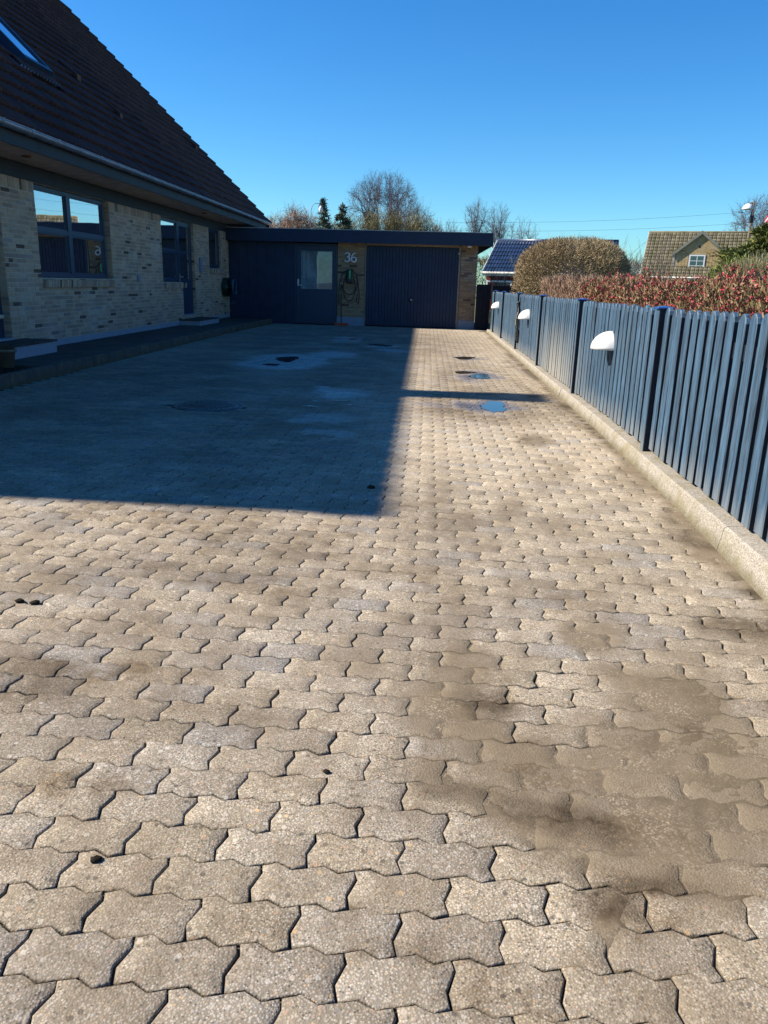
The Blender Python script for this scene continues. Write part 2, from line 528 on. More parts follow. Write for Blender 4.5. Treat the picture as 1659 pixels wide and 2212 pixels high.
M_PAVER = mat_ground_piece('aggregate_paver', False)
M_SAND = mat_ground_piece('joint_sand', True)
M_BED = mat_simple('bedding', (.05, .042, .032), .95, .3, 8)
M_GROUND = mat_simple('garden_ground', (.075, .075, .035), .95, .45, .6, bump=.4, bscale=8)
M_BRICK = mat_brick('yellow_brick_weathered', True)
M_BRICK_G = mat_brick('yellow_brick', False)
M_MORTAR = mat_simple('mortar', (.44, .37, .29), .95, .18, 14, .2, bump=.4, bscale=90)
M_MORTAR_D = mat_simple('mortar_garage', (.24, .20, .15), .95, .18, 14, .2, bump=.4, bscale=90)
M_PLINTH = mat_simple('painted_plinth', (.26, .28, .32), .75, .10, 5, .3, bump=.15, bscale=60)
M_NAVY = mat_simple('navy_paint', (.009, .022, .055), .5, .22, 3.5, .4, bump=.08, bscale=25)
M_NAVY2 = mat_simple('navy_frame_paint', (.013, .030, .066), .42, .12, 4, .5)
M_FASCIA = mat_simple('dark_eaves_board', (.020, .023, .030), .6, .25, 3, .3)
M_SOFFIT = mat_simple('soffit_board', (.48, .38, .30), .8, .22, 5, .2, bump=.15, bscale=18)
M_ZINC = mat_simple('zinc', (.30, .34, .40), .38, .22, 4, .5, metal=.75)
M_TILE = mat_tile('dark_roof_tile', (.070, .032, .026), .8, .3, .2)
M_TILE_B = mat_tile('blue_glazed_tile', (.022, .040, .085), .28, .2, .6)
M_TILE_T = mat_tile('mossy_tile', (.17, .15, .10), .85, .25, .2, moss=(.075, .072, .032))
M_WHITE = mat_simple('white_plastic', (.66, .66, .64), .35, .06, 3, .5)
M_BLACK = mat_simple('black_plastic', (.012, .012, .014), .4, .2, 5, .5)
M_CABLE = mat_simple('black_cable', (.012, .012, .013), .5, .2, 5, .4)
M_GREEN = mat_simple('green_hose', (.008, .032, .020), .4, .2, 9, .5)
M_TEAL = mat_simple('teal_hose', (.02, .12, .20), .35, .2, 9, .5)
M_ORANGE = mat_simple('orange_bristle', (.55, .07, .02), .6, .3, 60, .3)
M_METAL = mat_simple('brushed_metal', (.6, .6, .6), .3, .05, 9, .5, metal=1.0)
M_IRON = mat_simple('cast_iron', (.045, .042, .042), .38, .45, 7, .5, metal=.6, bump=.5, bscale=60)
M_RUST = mat_simple('rusty_iron', (.16, .075, .035), .8, .4, 14, .3, bump=.5, bscale=60)
M_PICKET = mat_picket()
M_CAP = mat_simple('blue_cap_plastic', (.025, .08, .28), .25, .15, 9, .6)
M_DARKWOOD = mat_simple('black_stained_board', (.010, .012, .018), .7, .3, 5, .3)
M_CREAM = mat_simple('cream_plastic', (.62, .52, .36), .4, .1, 9, .5)
M_GREY = mat_simple('grey_box', (.17, .20, .27), .5, .12, 9, .4)
M_RED = mat_simple('red_wall_paint', (.17, .022, .018), .8, .2, 3, .2)
M_TRIM = mat_simple('pale_trim', (.45, .45, .42), .5, .12, 4, .4)
M_TANWOOD = mat_simple('garage_frame_wood', (.27, .215, .16), .7, .2, 8, .3)
M_GLASS = mat_glass('window_glass', .85, (.6, .66, .72))
M_GLASS2 = mat_glass('dusty_door_glass', .05, (.85, .9, .92), .045)
M_ROOM = mat_simple('room_wall', (.10, .095, .085), .9, .15, 2, .2)
M_BARK = mat_simple('bark', (.12, .095, .075), .9, .35, 3, .2)
M_BARKG = mat_simple('purple_grey_twig', (.115, .115, .135), .9, .25, .7, .2)
M_FELT = mat_simple('roofing_felt', (.10, .10, .10), .9, .2, 3, .2)
M_WIRE = mat_simple('cable_far', (.03, .03, .035), .6, .1, 1, .3)

n_ = N('pot_clay'); n_.set(n_.mix(n_.noise(n_.pos(), 18, 4), (.10, .085, .06), (.19, .16, .12)), .85, .3); M_POT = n_.m

# concrete kerb
def mat_kerb(name, c1, c2, moss=.5):
    n = N(name); p = n.pos(); r = n.rnd()
    v = n.n('ShaderNodeTexVoronoi'); n.l(p, v.inputs['Vector']); v.inputs['Scale'].default_value = 170.0
    s = n.n('ShaderNodeSeparateColor'); n.l(v.outputs['Color'], s.inputs[0])
    base = n.mix(s.outputs[0], c1, c2)
    base = n.mix(n.mr(s.outputs[1], .88, .9, 0, .6), base, (.10, .09, .08))
    base = n.mix(n.math('MULTIPLY', n.mr(n.noise(p, 5.0, 6.0, .65), .48, .70), moss), base, (.19, .165, .085))
    base = n.mix(n.mr(r, 0, 1, 0, .25), base, n.mix(1.0, base, (.75, .72, .68), 'MULTIPLY'))
    sx = n.n('ShaderNodeSeparateXYZ'); n.l(p, sx.inputs[0])
    lowz = n.mr(n.math('ADD', sx.outputs[2], n.math('MULTIPLY', n.noise(p, 9., 5.), -.10)), .020, -.045)
    base = n.mix(n.math('MULTIPLY', lowz, .7), base, (.09, .075, .03))
    n.set(base, .9, .25)
    n.bump(n.math('ADD', v.outputs['Distance'], n.noise(p, 30, 3)), .4, .004)
    return n.m
M_KERB = mat_kerb('kerb_concrete', (.20, .178, .148), (.40, .365, .31), .7)
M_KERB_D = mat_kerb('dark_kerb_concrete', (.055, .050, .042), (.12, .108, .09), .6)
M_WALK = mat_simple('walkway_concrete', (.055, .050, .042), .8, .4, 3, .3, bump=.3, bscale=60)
M_SOIL = mat_simple('soil', (.022, .016, .010), .95, .4, 20, .2, bump=.8, bscale=60)

n_ = N('puddle_water')
n_.set((.018, .016, .014), .03, 1.0)
n_.b.inputs['IOR'].default_value = 1.45
n_.bump(n_.noise(n_.pos(), 14.0, 2.0), .015, .01)
M_WATER = n_.m
n_ = N('wet_film')
n_.set((.035, .032, .028), .15, 1.0)
n_.bump(n_.noise(n_.pos(), 22.0, 2.0), .35, .01)
M_FILM = n_.m

def vnoise(x, y, s, seed):
    """smooth value noise, vectorised"""
    r = np.random.default_rng(seed); G = r.random((256, 256))
    X_ = x * s + 500; Y_ = y * s + 500
    xi = np.floor(X_).astype(int); yi = np.floor(Y_).astype(int)
    fx = X_ - xi; fy = Y_ - yi; fx = fx * fx * (3 - 2 * fx); fy = fy * fy * (3 - 2 * fy)
    g = lambda a, b: G[a % 256, b % 256]
    return (g(xi, yi) * (1 - fx) + g(xi + 1, yi) * fx) * (1 - fy) + (g(xi, yi + 1) * (1 - fx) + g(xi + 1, yi + 1) * fx) * fy


def fbm(x, y, s, seed, oct_=4):
    a = 0; w = .5; t = 0
    for k in range(oct_):
        a = a + w * vnoise(x, y, s * 2 ** k, seed + k); t += w; w *= .55
    return a / t



def ell(x, y, L, warp, ws, edge, seed):
    wx = x + (fbm(x, y, ws, seed) - .5) * warp; wy = y + (fbm(x, y, ws, seed + 9) - .5) * warp
    m = np.zeros_like(x)
    for (cx_, cy_, rx, ry, s_, a_) in L:
        a_ = math.radians(a_); dx = wx - cx_; dy = wy - cy_
        d = np.sqrt(((dx * math.cos(a_) + dy * math.sin(a_)) / rx) ** 2 + ((-dx * math.sin(a_) + dy * math.cos(a_)) / ry) ** 2)
        k = np.clip((1 + edge - d) / (2 * edge), 0, 1); m = np.maximum(m, s_ * k * k * (3 - 2 * k))
    return m
def masks(x, y):
    sand = ell(x, y, SAND, .34, 3.0, .55, 50)
    k = np.interp(y, KY, KX)
    sand = np.maximum(sand, np.clip((x - k + .20 + (fbm(x, y, 2.0, 70) - .5) * .35) / .18, 0, 1))
    return {'m_sand': sand, 'm_stain': ell(x, y, STAIN, .30, 4.0, .6, 110), 'm_damp_shade': ell(x, y, DAMP_SHADE, .6, 1.6, .5, 120), 'm_wet': ell(x, y, WET, .7, 2.4, .6, 130)}
def put_masks(me_, x, y):
    for nm, v_ in masks(x, y).items():
        me_.attributes.new(nm, 'FLOAT', 'POINT').data.foreach_set('value', v_.astype(np.float32))

# ------------------------------------------------------------------ ground
gnd = MB()
gnd.box(-1200, 1200, -600, 2400, -.6, -.16)
tag(gnd.build('ground', M_GROUND), kind='structure')

KY = [-3, 1.0, 3.36, 4.69, 6.29, 8.0, 10.7, 14.6, 24.3, 27]
KX = [1.28, 1.49, 1.598, 1.662, 1.712, 1.742, 1.766, 1.80, 1.846, 1.86]
HY = [-3, 3.0, 4.0, 5.0, 6.0, 12.0, 27]
HZ = [.19, .155, .137, .122, .110, .100, .088]
def kx(y): return float(np.interp(y, KY, KX))
def kh(y): return float(np.interp(y, HY, HZ))

# driveway: bedding, pavers, sand between and over them
bed = MB(); bed.box(-5.2, 2.0, -2.0, 25.9, -.158, -.035)
driveway = tag(bed.build('driveway', M_BED), 'driveway of wavy aggregate concrete pavers running to the garage', kind='structure')

PW, PD = 0.2245, 0.1186
e1 = .0105
outline = [(0, 0), (.038, e1), (.075, -e1), (.1503, e1), (.1873, -e1), (PW, 0), (PW + .007, -.027), (PW - .010, -.078), (PW - .001, -PD),
           (.1873 - .0, -PD - e1), (.1503, -PD + e1), (.075, -PD - e1), (.038, -PD + e1), (-.001, -PD), (-.010, -.078), (.007, -.027)]
O = np.array(outline)
def inset(P, d):
    n = len(P); out = []
    for i in range(n):
        a, b, c = P[i - 1], P[i], P[(i + 1) % n]
        e_1 = (b - a) / np.linalg.norm(b - a); e_2 = (c - b) / np.linalg.norm(c - b)
        n1 = np.array([e_1[1], -e_1[0]]); n2 = np.array([e_2[1], -e_2[0]])
        m = n1 + n2; m /= np.linalg.norm(m)
        out.append(b + m * d / max(.5, m @ n1))
    return np.array(out)
O_out = inset(O, .0018)
O_mid = inset(O, .0033)
O_top = inset(O, .0066)
cen = np.array([PW / 2, -PD / 2])
K = len(O)
pv = np.concatenate([np.c_[O_out - cen, np.full(K, -.045)], np.c_[O_out - cen, np.full(K, -.0045)], np.c_[O_mid - cen, np.full(K, -.0016)], np.c_[O_top - cen, np.full(K, 0.0)]])
pvN = np.concatenate([pv, np.c_[(O_top - cen) * .52, np.zeros(K)], [[0, 0, 0]]])
def ringq(n):
    return [(r_ * K + (i + 1) % K, r_ * K + i, (r_ + 1) * K + i, (r_ + 1) * K + (i + 1) % K) for r_ in range(n) for i in range(K)]
pf_far = np.array(ringq(3)); pf_near = np.array(ringq(4))
pf_top = np.array([list(reversed(range(3 * K, 4 * K)))])
pf_fan = np.array([(4 * K + (i + 1) % K, 4 * K + i, 5 * K) for i in range(K)])

# paver placement
ROT = -0.012
cr, sr = math.cos(ROT), math.sin(ROT)
ox, oy = -0.5637, 1.5516
cells = []
for j in range(-34, 210):
    for i in range(-40, 40):
        lx = i * PW + (j % 2) * PW / 2 + PW / 2
        ly = j * PD - PD / 2
        x = ox + cr * lx - sr * ly * 0.2
        y = oy + sr * lx + ly
        if y < -1.6 or y > 25.72 or x < -5.03: continue
        if x > kx(y) + .02: continue
        if math.hypot(x + 2.33, y - 8.45) < .36 : continue
        cells.append((x, y))
cells = np.array(cells)
nC = len(cells)
gauss = rng.normal(size=(nC, 4))
cz = gauss[:, 0] * .0009 - .0008 + .0012 * np.sin(cells[:, 0] * 2.1) * np.cos(cells[:, 1] * 1.3)
tx = gauss[:, 1] * .006; ty = gauss[:, 2] * .007; rz_ = ROT + gauss[:, 3] * .004
tints = rng.random(nC)
R = np.array(R3)
cam_v = np.c_[cells, np.full(nC, -CAM_H)] @ R
px = cam_v[:, 0] / cam_v[:, 2] * 1690; py = cam_v[:, 1] / cam_v[:, 2] * 1690
vis = (cam_v[:, 2] > .3) & (abs(px) < 829 + 90) & (abs(py) < 1106 + 60)
dist = np.where(vis, np.linalg.norm(cam_v, axis=1), 1e6)
order = np.argsort(dist)
near_ids = order[:298]
def paver_mesh(name, ids, tv, quads, caps, local=False):
    n_ = len(ids); nv = len(tv)
    jit = rng.normal(size=(n_, K, 2)) * .0012; rings = (nv - 1) // K if nv % K else nv // K
    j4 = np.tile(jit, (1, 4, 1)); z_ = np.zeros((n_, nv - 4 * K, 2)); j4 = np.concatenate([j4, z_], 1)
    T = np.tile(tv[None], (n_, 1, 1)); T[:, :, :2] += j4
    for q in range(n_):                                       # knocked corners
        for c0 in rng.integers(0, K, 3):
            T[q, 3 * K + c0, :2] *= .965; T[q, 2 * K + c0, :2] *= .985; T[q, 2 * K + c0, 2] -= .003
    c_, s_ = np.cos(rz_[ids])[:, None], np.sin(rz_[ids])[:, None]
    X = T[:, :, 0] * c_ - T[:, :, 1] * s_; Y = T[:, :, 0] * s_ + T[:, :, 1] * c_
    Z = T[:, :, 2] + T[:, :, 1] * tx[ids][:, None] - T[:, :, 0] * ty[ids][:, None]
    WX = (X + cells[ids, 0][:, None]).ravel(); WY = (Y + cells[ids, 1][:, None]).ravel()
    V = np.stack([X.ravel(), Y.ravel(), Z.ravel()], -1) if local else np.stack([WX, WY, (Z + cz[ids][:, None]).ravel()], -1)
    off = (np.arange(n_) * nv)[:, None, None]
    Fq_ = (quads[None] + off).reshape(-1, 4); Fc = (caps[None] + off).reshape(-1, caps.shape[1]); kc = caps.shape[1]
    me = bpy.data.meshes.new(name)
    me.vertices.add(len(V)); me.vertices.foreach_set('co', V.astype(np.float32).ravel())
    loops = np.concatenate([Fq_.ravel(), Fc.ravel()]).astype(np.int32)
    me.loops.add(len(loops)); me.loops.foreach_set('vertex_index', loops)
    me.polygons.add(len(Fq_) + len(Fc))
    me.polygons.foreach_set('loop_start', np.concatenate([np.arange(len(Fq_)) * 4, len(Fq_) * 4 + np.arange(len(Fc)) * kc]).astype(np.int32))
    me.polygons.foreach_set('loop_total', np.concatenate([np.full(len(Fq_), 4), np.full(len(Fc), kc)]).astype(np.int32))
    me.attributes.new('tint', 'FLOAT', 'POINT').data.foreach_set('value', np.repeat(tints[ids], nv).astype(np.float32))
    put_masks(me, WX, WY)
    me.materials.append(M_PAVER); me.update(calc_edges=True)
    return me
for q in near_ids:
    o = bpy.data.objects.new('paver', paver_mesh('paver', np.array([q]), pvN, pf_near, pf_fan, True))
    o.location = (cells[q, 0], cells[q, 1], cz[q]); o.parent = driveway; col.objects.link(o)
rest = order[298:]
mid_ = rest[cells[rest, 1] < 10]; far_ = rest[cells[rest, 1] >= 10]
m1 = paver_mesh('paver_field', mid_, pvN, pf_near, pf_fan); m2 = paver_mesh('paver_field_far', far_, pv, pf_far, pf_top)
tag(newobj('paver_field', m1, None, driveway), 'the pavers of the middle of the driveway', kind='stuff')
tag(newobj('paver_field', m2, None, driveway), 'the farthest pavers of the driveway', kind='stuff')

def sand_h(x, y):
    m = np.minimum(masks(x, y)['m_sand'], 1.0)
    bg = fbm(x, y, .8, 80)
    # joints stand fuller to the right of the drive and further up
    fill = np.clip((x + .25) * .8, 0, 1) * .30 + np.clip((bg - .42) * 2.2, 0, .55)
    lvl = np.maximum(m, fill * .55)
    return -.017 + np.clip((y - 2.6) * .0020, 0, .004) * (lvl < .6) + .0160 * lvl ** .8 + (fbm(x, y, 40.0, 90, 3) - .5) * .0042 + (fbm(x, y, 7.0, 95, 3) - .5) * .0035


def grid(x0, x1, y0, y1, st, extra=0.0):
    xs = np.arange(x0, x1 + st * .5, st); ys = np.arange(y0, y1 + st * .5, st)
    gx, gy = np.meshgrid(xs, ys)
    z = sand_h(gx, gy) + extra
    Vv = np.stack([gx, gy, z], -1).reshape(-1, 3)
    nx, ny = len(xs), len(ys)
    i = (np.arange(ny - 1)[:, None] * nx + np.arange(nx - 1)[None]).ravel()
    return Vv, np.stack([i, i + 1, i + nx + 1, i + nx], -1)
v1_, f1_ = grid(-2.6, 1.76, .9, 3.4, .014)
v2_, f2_ = grid(-5.08, 1.96, 3.4, 9.4, .04)
v3_, f3_ = grid(-5.08, 1.96, 9.4, 25.8, .09)
v4_, f4_ = grid(-5.08, 1.6, -1.6, .9, .09)
v5_, f5_ = grid(-5.08, -2.6, .9, 3.4, .09)
Vs = np.concatenate([v1_, v2_, v3_, v4_, v5_]); o1 = len(v1_); o2 = o1 + len(v2_); o3 = o2 + len(v3_); o4 = o3 + len(v4_)
Fs = np.concatenate([f1_, f2_ + o1, f3_ + o2, f4_ + o3, f5_ + o4])
me = np_mesh('joint_sand', Vs, Fs, M_SAND, smooth=True)
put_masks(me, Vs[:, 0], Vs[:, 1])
tag(newobj('joint_sand', me, None, driveway), 'sand in the joints and drifted over the pavers', kind='stuff')

# puddles
def puddle(cx_, cy_, rx, ry, seed, z=.0035, wob=.35):
    if rx == .50: z = .0025
    rr = random.Random(seed); n = 40
    ph = [rr.random() * 6.28 for _ in range(6)]
    pts = []
    for k in range(n):
        t = 2 * math.pi * k / n
        w = 1 + wob * (.5 * math.sin(2 * t + ph[0]) + .35 * math.sin(3 * t + ph[1]) + .25 * math.sin(5 * t + ph[2]) + .2 * math.sin(9 * t + ph[3]))
        pts.append((cx_ + rx * w * math.cos(t), cy_ + ry * w * math.sin(t)))
    m = MB(); m.add([(a, b, z) for a, b in pts] + [(cx_, cy_, z)], [(i, (i + 1) % n, n) for i in range(n)])
    return m
for q, (a, b, c, d, lab) in enumerate([
        (.84, 9.12, .15, .38, 'bright blue sky puddle on the sunlit pavers crossed by the chimney shadow'),
        (.88, 12.25, .13, .40, 'shallow puddle on the sunny pavers between chimney shadow and garage'),
        (.66, 12.75, .16, .18, 'pale thin sheet of water touching the shallow puddle in the sun'),
        (.78, 15.35, .20, .28, 'small flat puddle in the sun farthest towards the garage door'),
        (-2.42, 14.0, .22, .40, 'dark round puddle in the house shade with a wet rim'),
        (-2.50, 12.95, .12, .16, 'smaller dark pool just in front of the round shaded puddle'),
        (-1.22, 9.05, .07, .035, 'thin bright sliver of water in the shade, leftmost of the four by the shadow edge'),
        (-1.24, 8.65, .09, .030, 'nearest thin sliver of water in the shade by the shadow edge'),
        (-.95, 9.12, .10, .040, 'widest thin sliver of water in the shade by the shadow edge'),
        (-.80, 8.85, .08, .028, 'rightmost thin sliver of water in the shade by the shadow edge'),
        (-1.0, 17.9, .28, .22, 'faint blue wet patch of water in the shade near the garage door'),
        (-1.75, 19.6, .10, .25, 'faint blue wet patch farthest back before the side door')]):
    o = puddle(a, b, c, d, 20 + q).build('puddle', M_FILM if 6 <= q else M_WATER)
    tag(o, lab, 'puddle', 'puddles on the driveway')

# manhole
mh = thing('manhole_cover', 'round cast iron manhole cover, partly rusty, in the shaded pavers', 'manhole cover', (-2.33, 8.45, 0))
m = MB(); m.lathe([(.385, -.03), (.385, .0015), (.345, .0025), (.335, -.012)], (0, 0, 0), n=40)
m.build('frame_ring', M_IRON, mh)
m = MB(); m.lathe([(.33, -.012), (.33, .0), (.31, .003), (.0, .003)], (0, 0, 0), n=40); m.build('lid', M_IRON, mh)
m = MB()
for i in range(-6, 7):
    for j in range(-6, 7):
        if math.hypot(i, j) * .045 < .28: m.box(i * .045 - .012, i * .045 + .012, j * .045 - .012, j * .045 + .012, .003, .0085)
m.build('raised_pattern', M_IRON, mh, 'stuff')
m = MB()
pts = [(-.29, -.10), (-.05, -.19), (.02, -.12), (-.04, -.02), (-.2, .04), (-.30, 0)]
m.prism(pts, 'z', .003, .0045); o = m.build('rust_patch', M_RUST, mh)

# small dark droppings and leaves on the pavers
for (x, y, s, lab) in [(-.732, 1.525, .016, 'small black clod lying on a paver at the lower left'), (-1.67, 3.0, .022, 'pair of dark clods by a joint at the left edge, left one'),
                       (-1.60, 2.99, .022, 'pair of dark clods by a joint at the left edge, right one'), (-.228, 1.924, .012, 'tiny dark curled leaf on a paver mid drive'), (-.32, 5.15, .03, 'dark leaf lying in the shade near the shadow corner')]:
    m = MB(); vsx = []
    m.lathe([(0, .0), (s, .002), (s * .9, s * .45), (s * .4, s * .7), (0, s * .72)], (0, 0, 0), n=7)
    s *= .85
    m.v = [(a + random.uniform(-.2, .2) * s, b * .7 + random.uniform(-.2, .2) * s, c) for a, b, c in m.v]
    o = m.build('clod', M_SOIL); o.location = (x, y, -.001); tag(o, lab, 'clod', 'dark bits on the pavers')

# ------------------------------------------------------------------ right kerb
kerb = tag(newobj('kerb', MB().box(1.62, 1.9, 24.36, 24.4, -.1, .02).mesh('kerb', M_KERB)), 'pale concrete kerb under the picket fence', kind='structure')
y = -2.0; KL = 1.02
while y < 24.3:
    y1 = min(y + KL, 24.36); m = MB()
    sec = lambda yy: [(kx(yy) - .004, -.10), (kx(yy), -.002), (kx(yy) + .024, kh(yy) - .012), (kx(yy) + .036, kh(yy) - .001), (kx(yy) + .23, kh(yy) + .004), (kx(yy) + .23, -.10)]
    vs_ = []; g_ = .0018
    ys = [y + g_, (y + y1) / 2, y1 - g_]; jx, jz = random.gauss(0, .0015), random.gauss(0, .001)
    for yy in ys: vs_ += [(a + jx, yy, b + jz) for a, b in sec(yy)]
    fs_ = [tuple(range(6)), tuple(range(17, 11, -1))]
    for s in range(2):
        for i in range(6):
            jj = (i + 1) % 6; fs_.append((s * 6 + i, (s + 1) * 6 + i, (s + 1) * 6 + jj, s * 6 + jj))
    m.add(vs_, fs_, random.random()); m.build('kerb_stone', M_KERB, kerb)
    y = y1

# ------------------------------------------------------------------ picket fence
fence = thing('picket_fence', 'blue stained picket fence with dark posts standing on the pale kerb', 'fence', (1.8, 12, 0))
fence.location = (0, 0, 0)
def fx(y): return kx(y) + .115
H = 1.085
def picket_mesh(w, h, t, name):
    prof = [(-w / 2, 0), (w / 2, 0), (w / 2, h - .055), (w * .40, h - .026), (w * .22, h - .006), (0, h), (-w * .22, h - .006), (-w * .40, h - .026), (-w / 2, h - .055)]
    P_ = np.array(prof); c = np.array([0, h / 2]); ch = .006
    In = inset(P_[::-1], ch)[::-1]
    n = len(prof); m = MB()
    vs_ = [(t / 2, a, b) for a, b in P_] + [(-t / 2 + ch, a, b) for a, b in P_] + [(-t / 2, a, b) for a, b in In]
    fs_ = [tuple(range(n)), tuple(range(3 * n - 1, 2 * n - 1, -1))]
    for r_ in range(2):
        for i in range(n):
            j = (i + 1) % n; fs_.append((r_ * n + j, r_ * n + i, (r_ + 1) * n + i, (r_ + 1) * n + j))
    m.add(vs_, fs_)
    me_ = m.mesh(name, M_PICKET); me_.materials.append(M_EDGE_SHADE)
    ix = [0] * len(fs_); ix[0] = 1
    for i in (0, 1, 2, n - 1): ix[2 + i] = 1
    me_.polygons.foreach_set('material_index', np.array(ix, dtype=np.int32))
    return me_
M_EDGE_SHADE = mat_simple('painted_edge_shade', (.012, .018, .030), .75, .3, 12, .3)  # shade of the board sides put into their colour
pk = [picket_mesh(.114 + d, H + e, .03, 'picket') for d, e in ((0, 0), (-.004, .006), (.004, -.004))]
bk = MB().box(-.01, .01, -.062, .062, 0, H - .07, 0, .002).mesh('gap_shade_board', M_DARKWOOD)  # near-black boards added behind the pickets to shade the gaps
posts_y = [-.7, 2.8, 6.28, 9.78, 13.28, 16.8, 20.3, 23.0]
pitch = .171
def yaw(y): return -math.atan2(fx(y + .1) - fx(y - .1), .2)
for a, b in zip(posts_y[:-1], posts_y[1:]):
    if b <= 1: continue
    s0, s1 = a + .115, b - .045
    nP = max(1, round((s1 - s0) / pitch)); st = (s1 - s0) / nP
    for i in range(nP):
        yy = s0 + (i + .5) * st
        if yy < .6: continue
        o = bpy.data.objects.new('picket', random.choice(pk)); o.parent = fence; col.objects.link(o)
        o.location = (fx(yy) + random.gauss(0, .0015), yy, kh(yy) + .022 + random.gauss(0, .0045))
        o.rotation_euler = (random.gauss(0, .003), random.gauss(0, .003), yaw(yy) + random.gauss(0, .014))
        o = bpy.data.objects.new('gap_shade_board', bk); o.parent = fence; col.objects.link(o)
        o.location = (fx(yy) + .072, yy + st / 2, kh(yy) + .02); o.rotation_euler = (0, 0, yaw(yy))
    for z in (.28, .98):
        m = MB(); ya, yb = max(a, .6), b
        xa, xb = fx(ya) + .038, fx(yb) + .038
        m.add([(xa - .019, ya, z), (xa + .019, ya, z), (xa + .019, ya, z + .09), (xa - .019, ya, z + .09), (xb - .019, yb, z), (xb + .019, yb, z), (xb + .019, yb, z + .09), (xb - .019, yb, z + .09)],
              [(0, 1, 2, 3), (7, 6, 5, 4), (0, 4, 5, 1), (1, 5, 6, 2), (2, 6, 7, 3), (3, 7, 4, 0)])
        m.build('rail', M_DARKWOOD, fence)
# far return panel towards the gate
for i in range(6):
    yy = 23.12 + i * .171
    o = bpy.data.objects.new('picket', pk[i % 3]); o.parent = fence; col.objects.link(o)
    o.location = (fx(yy), yy, kh(yy) + .012)
for yy in posts_y[1:]:
    x0 = fx(yy) - .052; zt = 1.212; zb = kh(yy) - .02
    m = MB(); m.box(x0, x0 + .095, yy - .045, yy + .045, zb, zt, bev=.004); po = m.build('post', M_PICKET, fence); po.data.materials.append(M_EDGE_SHADE)
    for pl_ in po.data.polygons:
        if abs(pl_.normal.y) > .6: pl_.material_index = 1  # post sides get the painted shade too
    m = MB()
    w = .062; cx_ = x0 + .0475
    m.add([(cx_ - w, yy - w, zt), (cx_ + w, yy - w, zt), (cx_ + w, yy + w, zt), (cx_ - w, yy + w, zt), (cx_ - w, yy - w, zt + .012), (cx_ + w, yy - w, zt + .012), (cx_ + w, yy + w, zt + .012), (cx_ - w, yy + w, zt + .012), (cx_, yy, zt + .024)],
          [(3, 2, 1, 0), (0, 1, 5, 4), (1, 2, 6, 5), (2, 3, 7, 6), (3, 0, 4, 7), (4, 5, 8), (5, 6, 8), (6, 7, 8), (7, 4, 8)])
    m.build('cap', M_CAP, po)

# quarter sphere lamps on the fence
def lamp(y, lab, s=1.0):
    t = thing('wall_lamp', lab, 'lamp', (fx(y) - .018, y, .775), yaw(y), 'white lamps on the fence')
    m = MB(); r = .192 * s; vs_ = []; fs_ = []; A, B = 12, 14
    for i in range(A + 1):
        ph = (math.pi / 2) * i / A
        for j in range(B + 1):
            th = math.pi * j / B
            vs_.append((-r * math.cos(ph) * math.sin(th), r * .88 * math.cos(ph) * math.cos(th), r * .92 * math.sin(ph)))
    for i in range(A):
        for j in range(B):
            a = i * (B + 1) + j; fs_.append((a, a + 1, a + B + 2, a + B + 1))
    m.add(vs_, fs_, 0, True)
    # inner skin for thickness, and back plate
    k = .95; b0 = len(vs_)
    m.add([(x * k, y_ * k, z * k) for x, y_, z in vs_], [tuple(reversed(q)) for q in fs_], 0, True)
    rim = [(j, j + 1, b0 + j + 1, b0 + j) for j in range(B)]
    m.f += [tuple(reversed(q)) for q in rim]; m.sm += [False] * B
    m.build('shade', M_WHITE, t)
    m = MB(); pts = [(r * .86 * math.cos(math.pi * j / 12), r * .9 * math.sin(math.pi * j / 12)) for j in range(13)]
    m.prism(pts, 'x', -.004, .014); m.prism([(a * 1.04, b * 1.03 - .006) for a, b in pts], 'x', .006, .016); m.build('back_plate', M_GREY, t)
    m = MB(); m.lathe([(.0, .13), (.03, .12), (.035, .06), (.02, .02), (0, .018)], (-.07, 0, 0), n=12); m.build('bulb', M_WHITE, t)
lamp(8.0, 'white quarter round lamp nearest the camera on the blue fence')
lamp(15.0, 'white quarter round lamp beside the hanging black cable on the fence')
lamp(21.7, 'white quarter round lamp farthest away, on the fence near the gate')

# cable hanging on the fence
m = MB(); pth = []
for i in range(26):
    t = i / 25; pth.append((fx(16.55) - .05 + .03 * math.sin(9 * t), 16.55 + .10 * math.sin(5 * t + 1) - .10 * t, 1.06 - .80 * t))
m.tube(pth, [.018 + .02 * abs(math.sin(i * 1.7)) for i in range(26)], 6)
for k in range(3):
    m.tube([(fx(16.5) - .05, 16.5 + .13 * math.cos(a) + .03 * k, .62 + .33 * math.sin(a)) for a in np.linspace(0, 6.28, 18)], .009, 5)
tag(m.build('cable_bundle', M_CABLE), 'black cable bundle hanging from the blue fence between two lamps', 'cable')

# ------------------------------------------------------------------ walkway along the house
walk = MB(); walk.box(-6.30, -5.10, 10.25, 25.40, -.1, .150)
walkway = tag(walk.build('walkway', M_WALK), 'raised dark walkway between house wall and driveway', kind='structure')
m = MB()
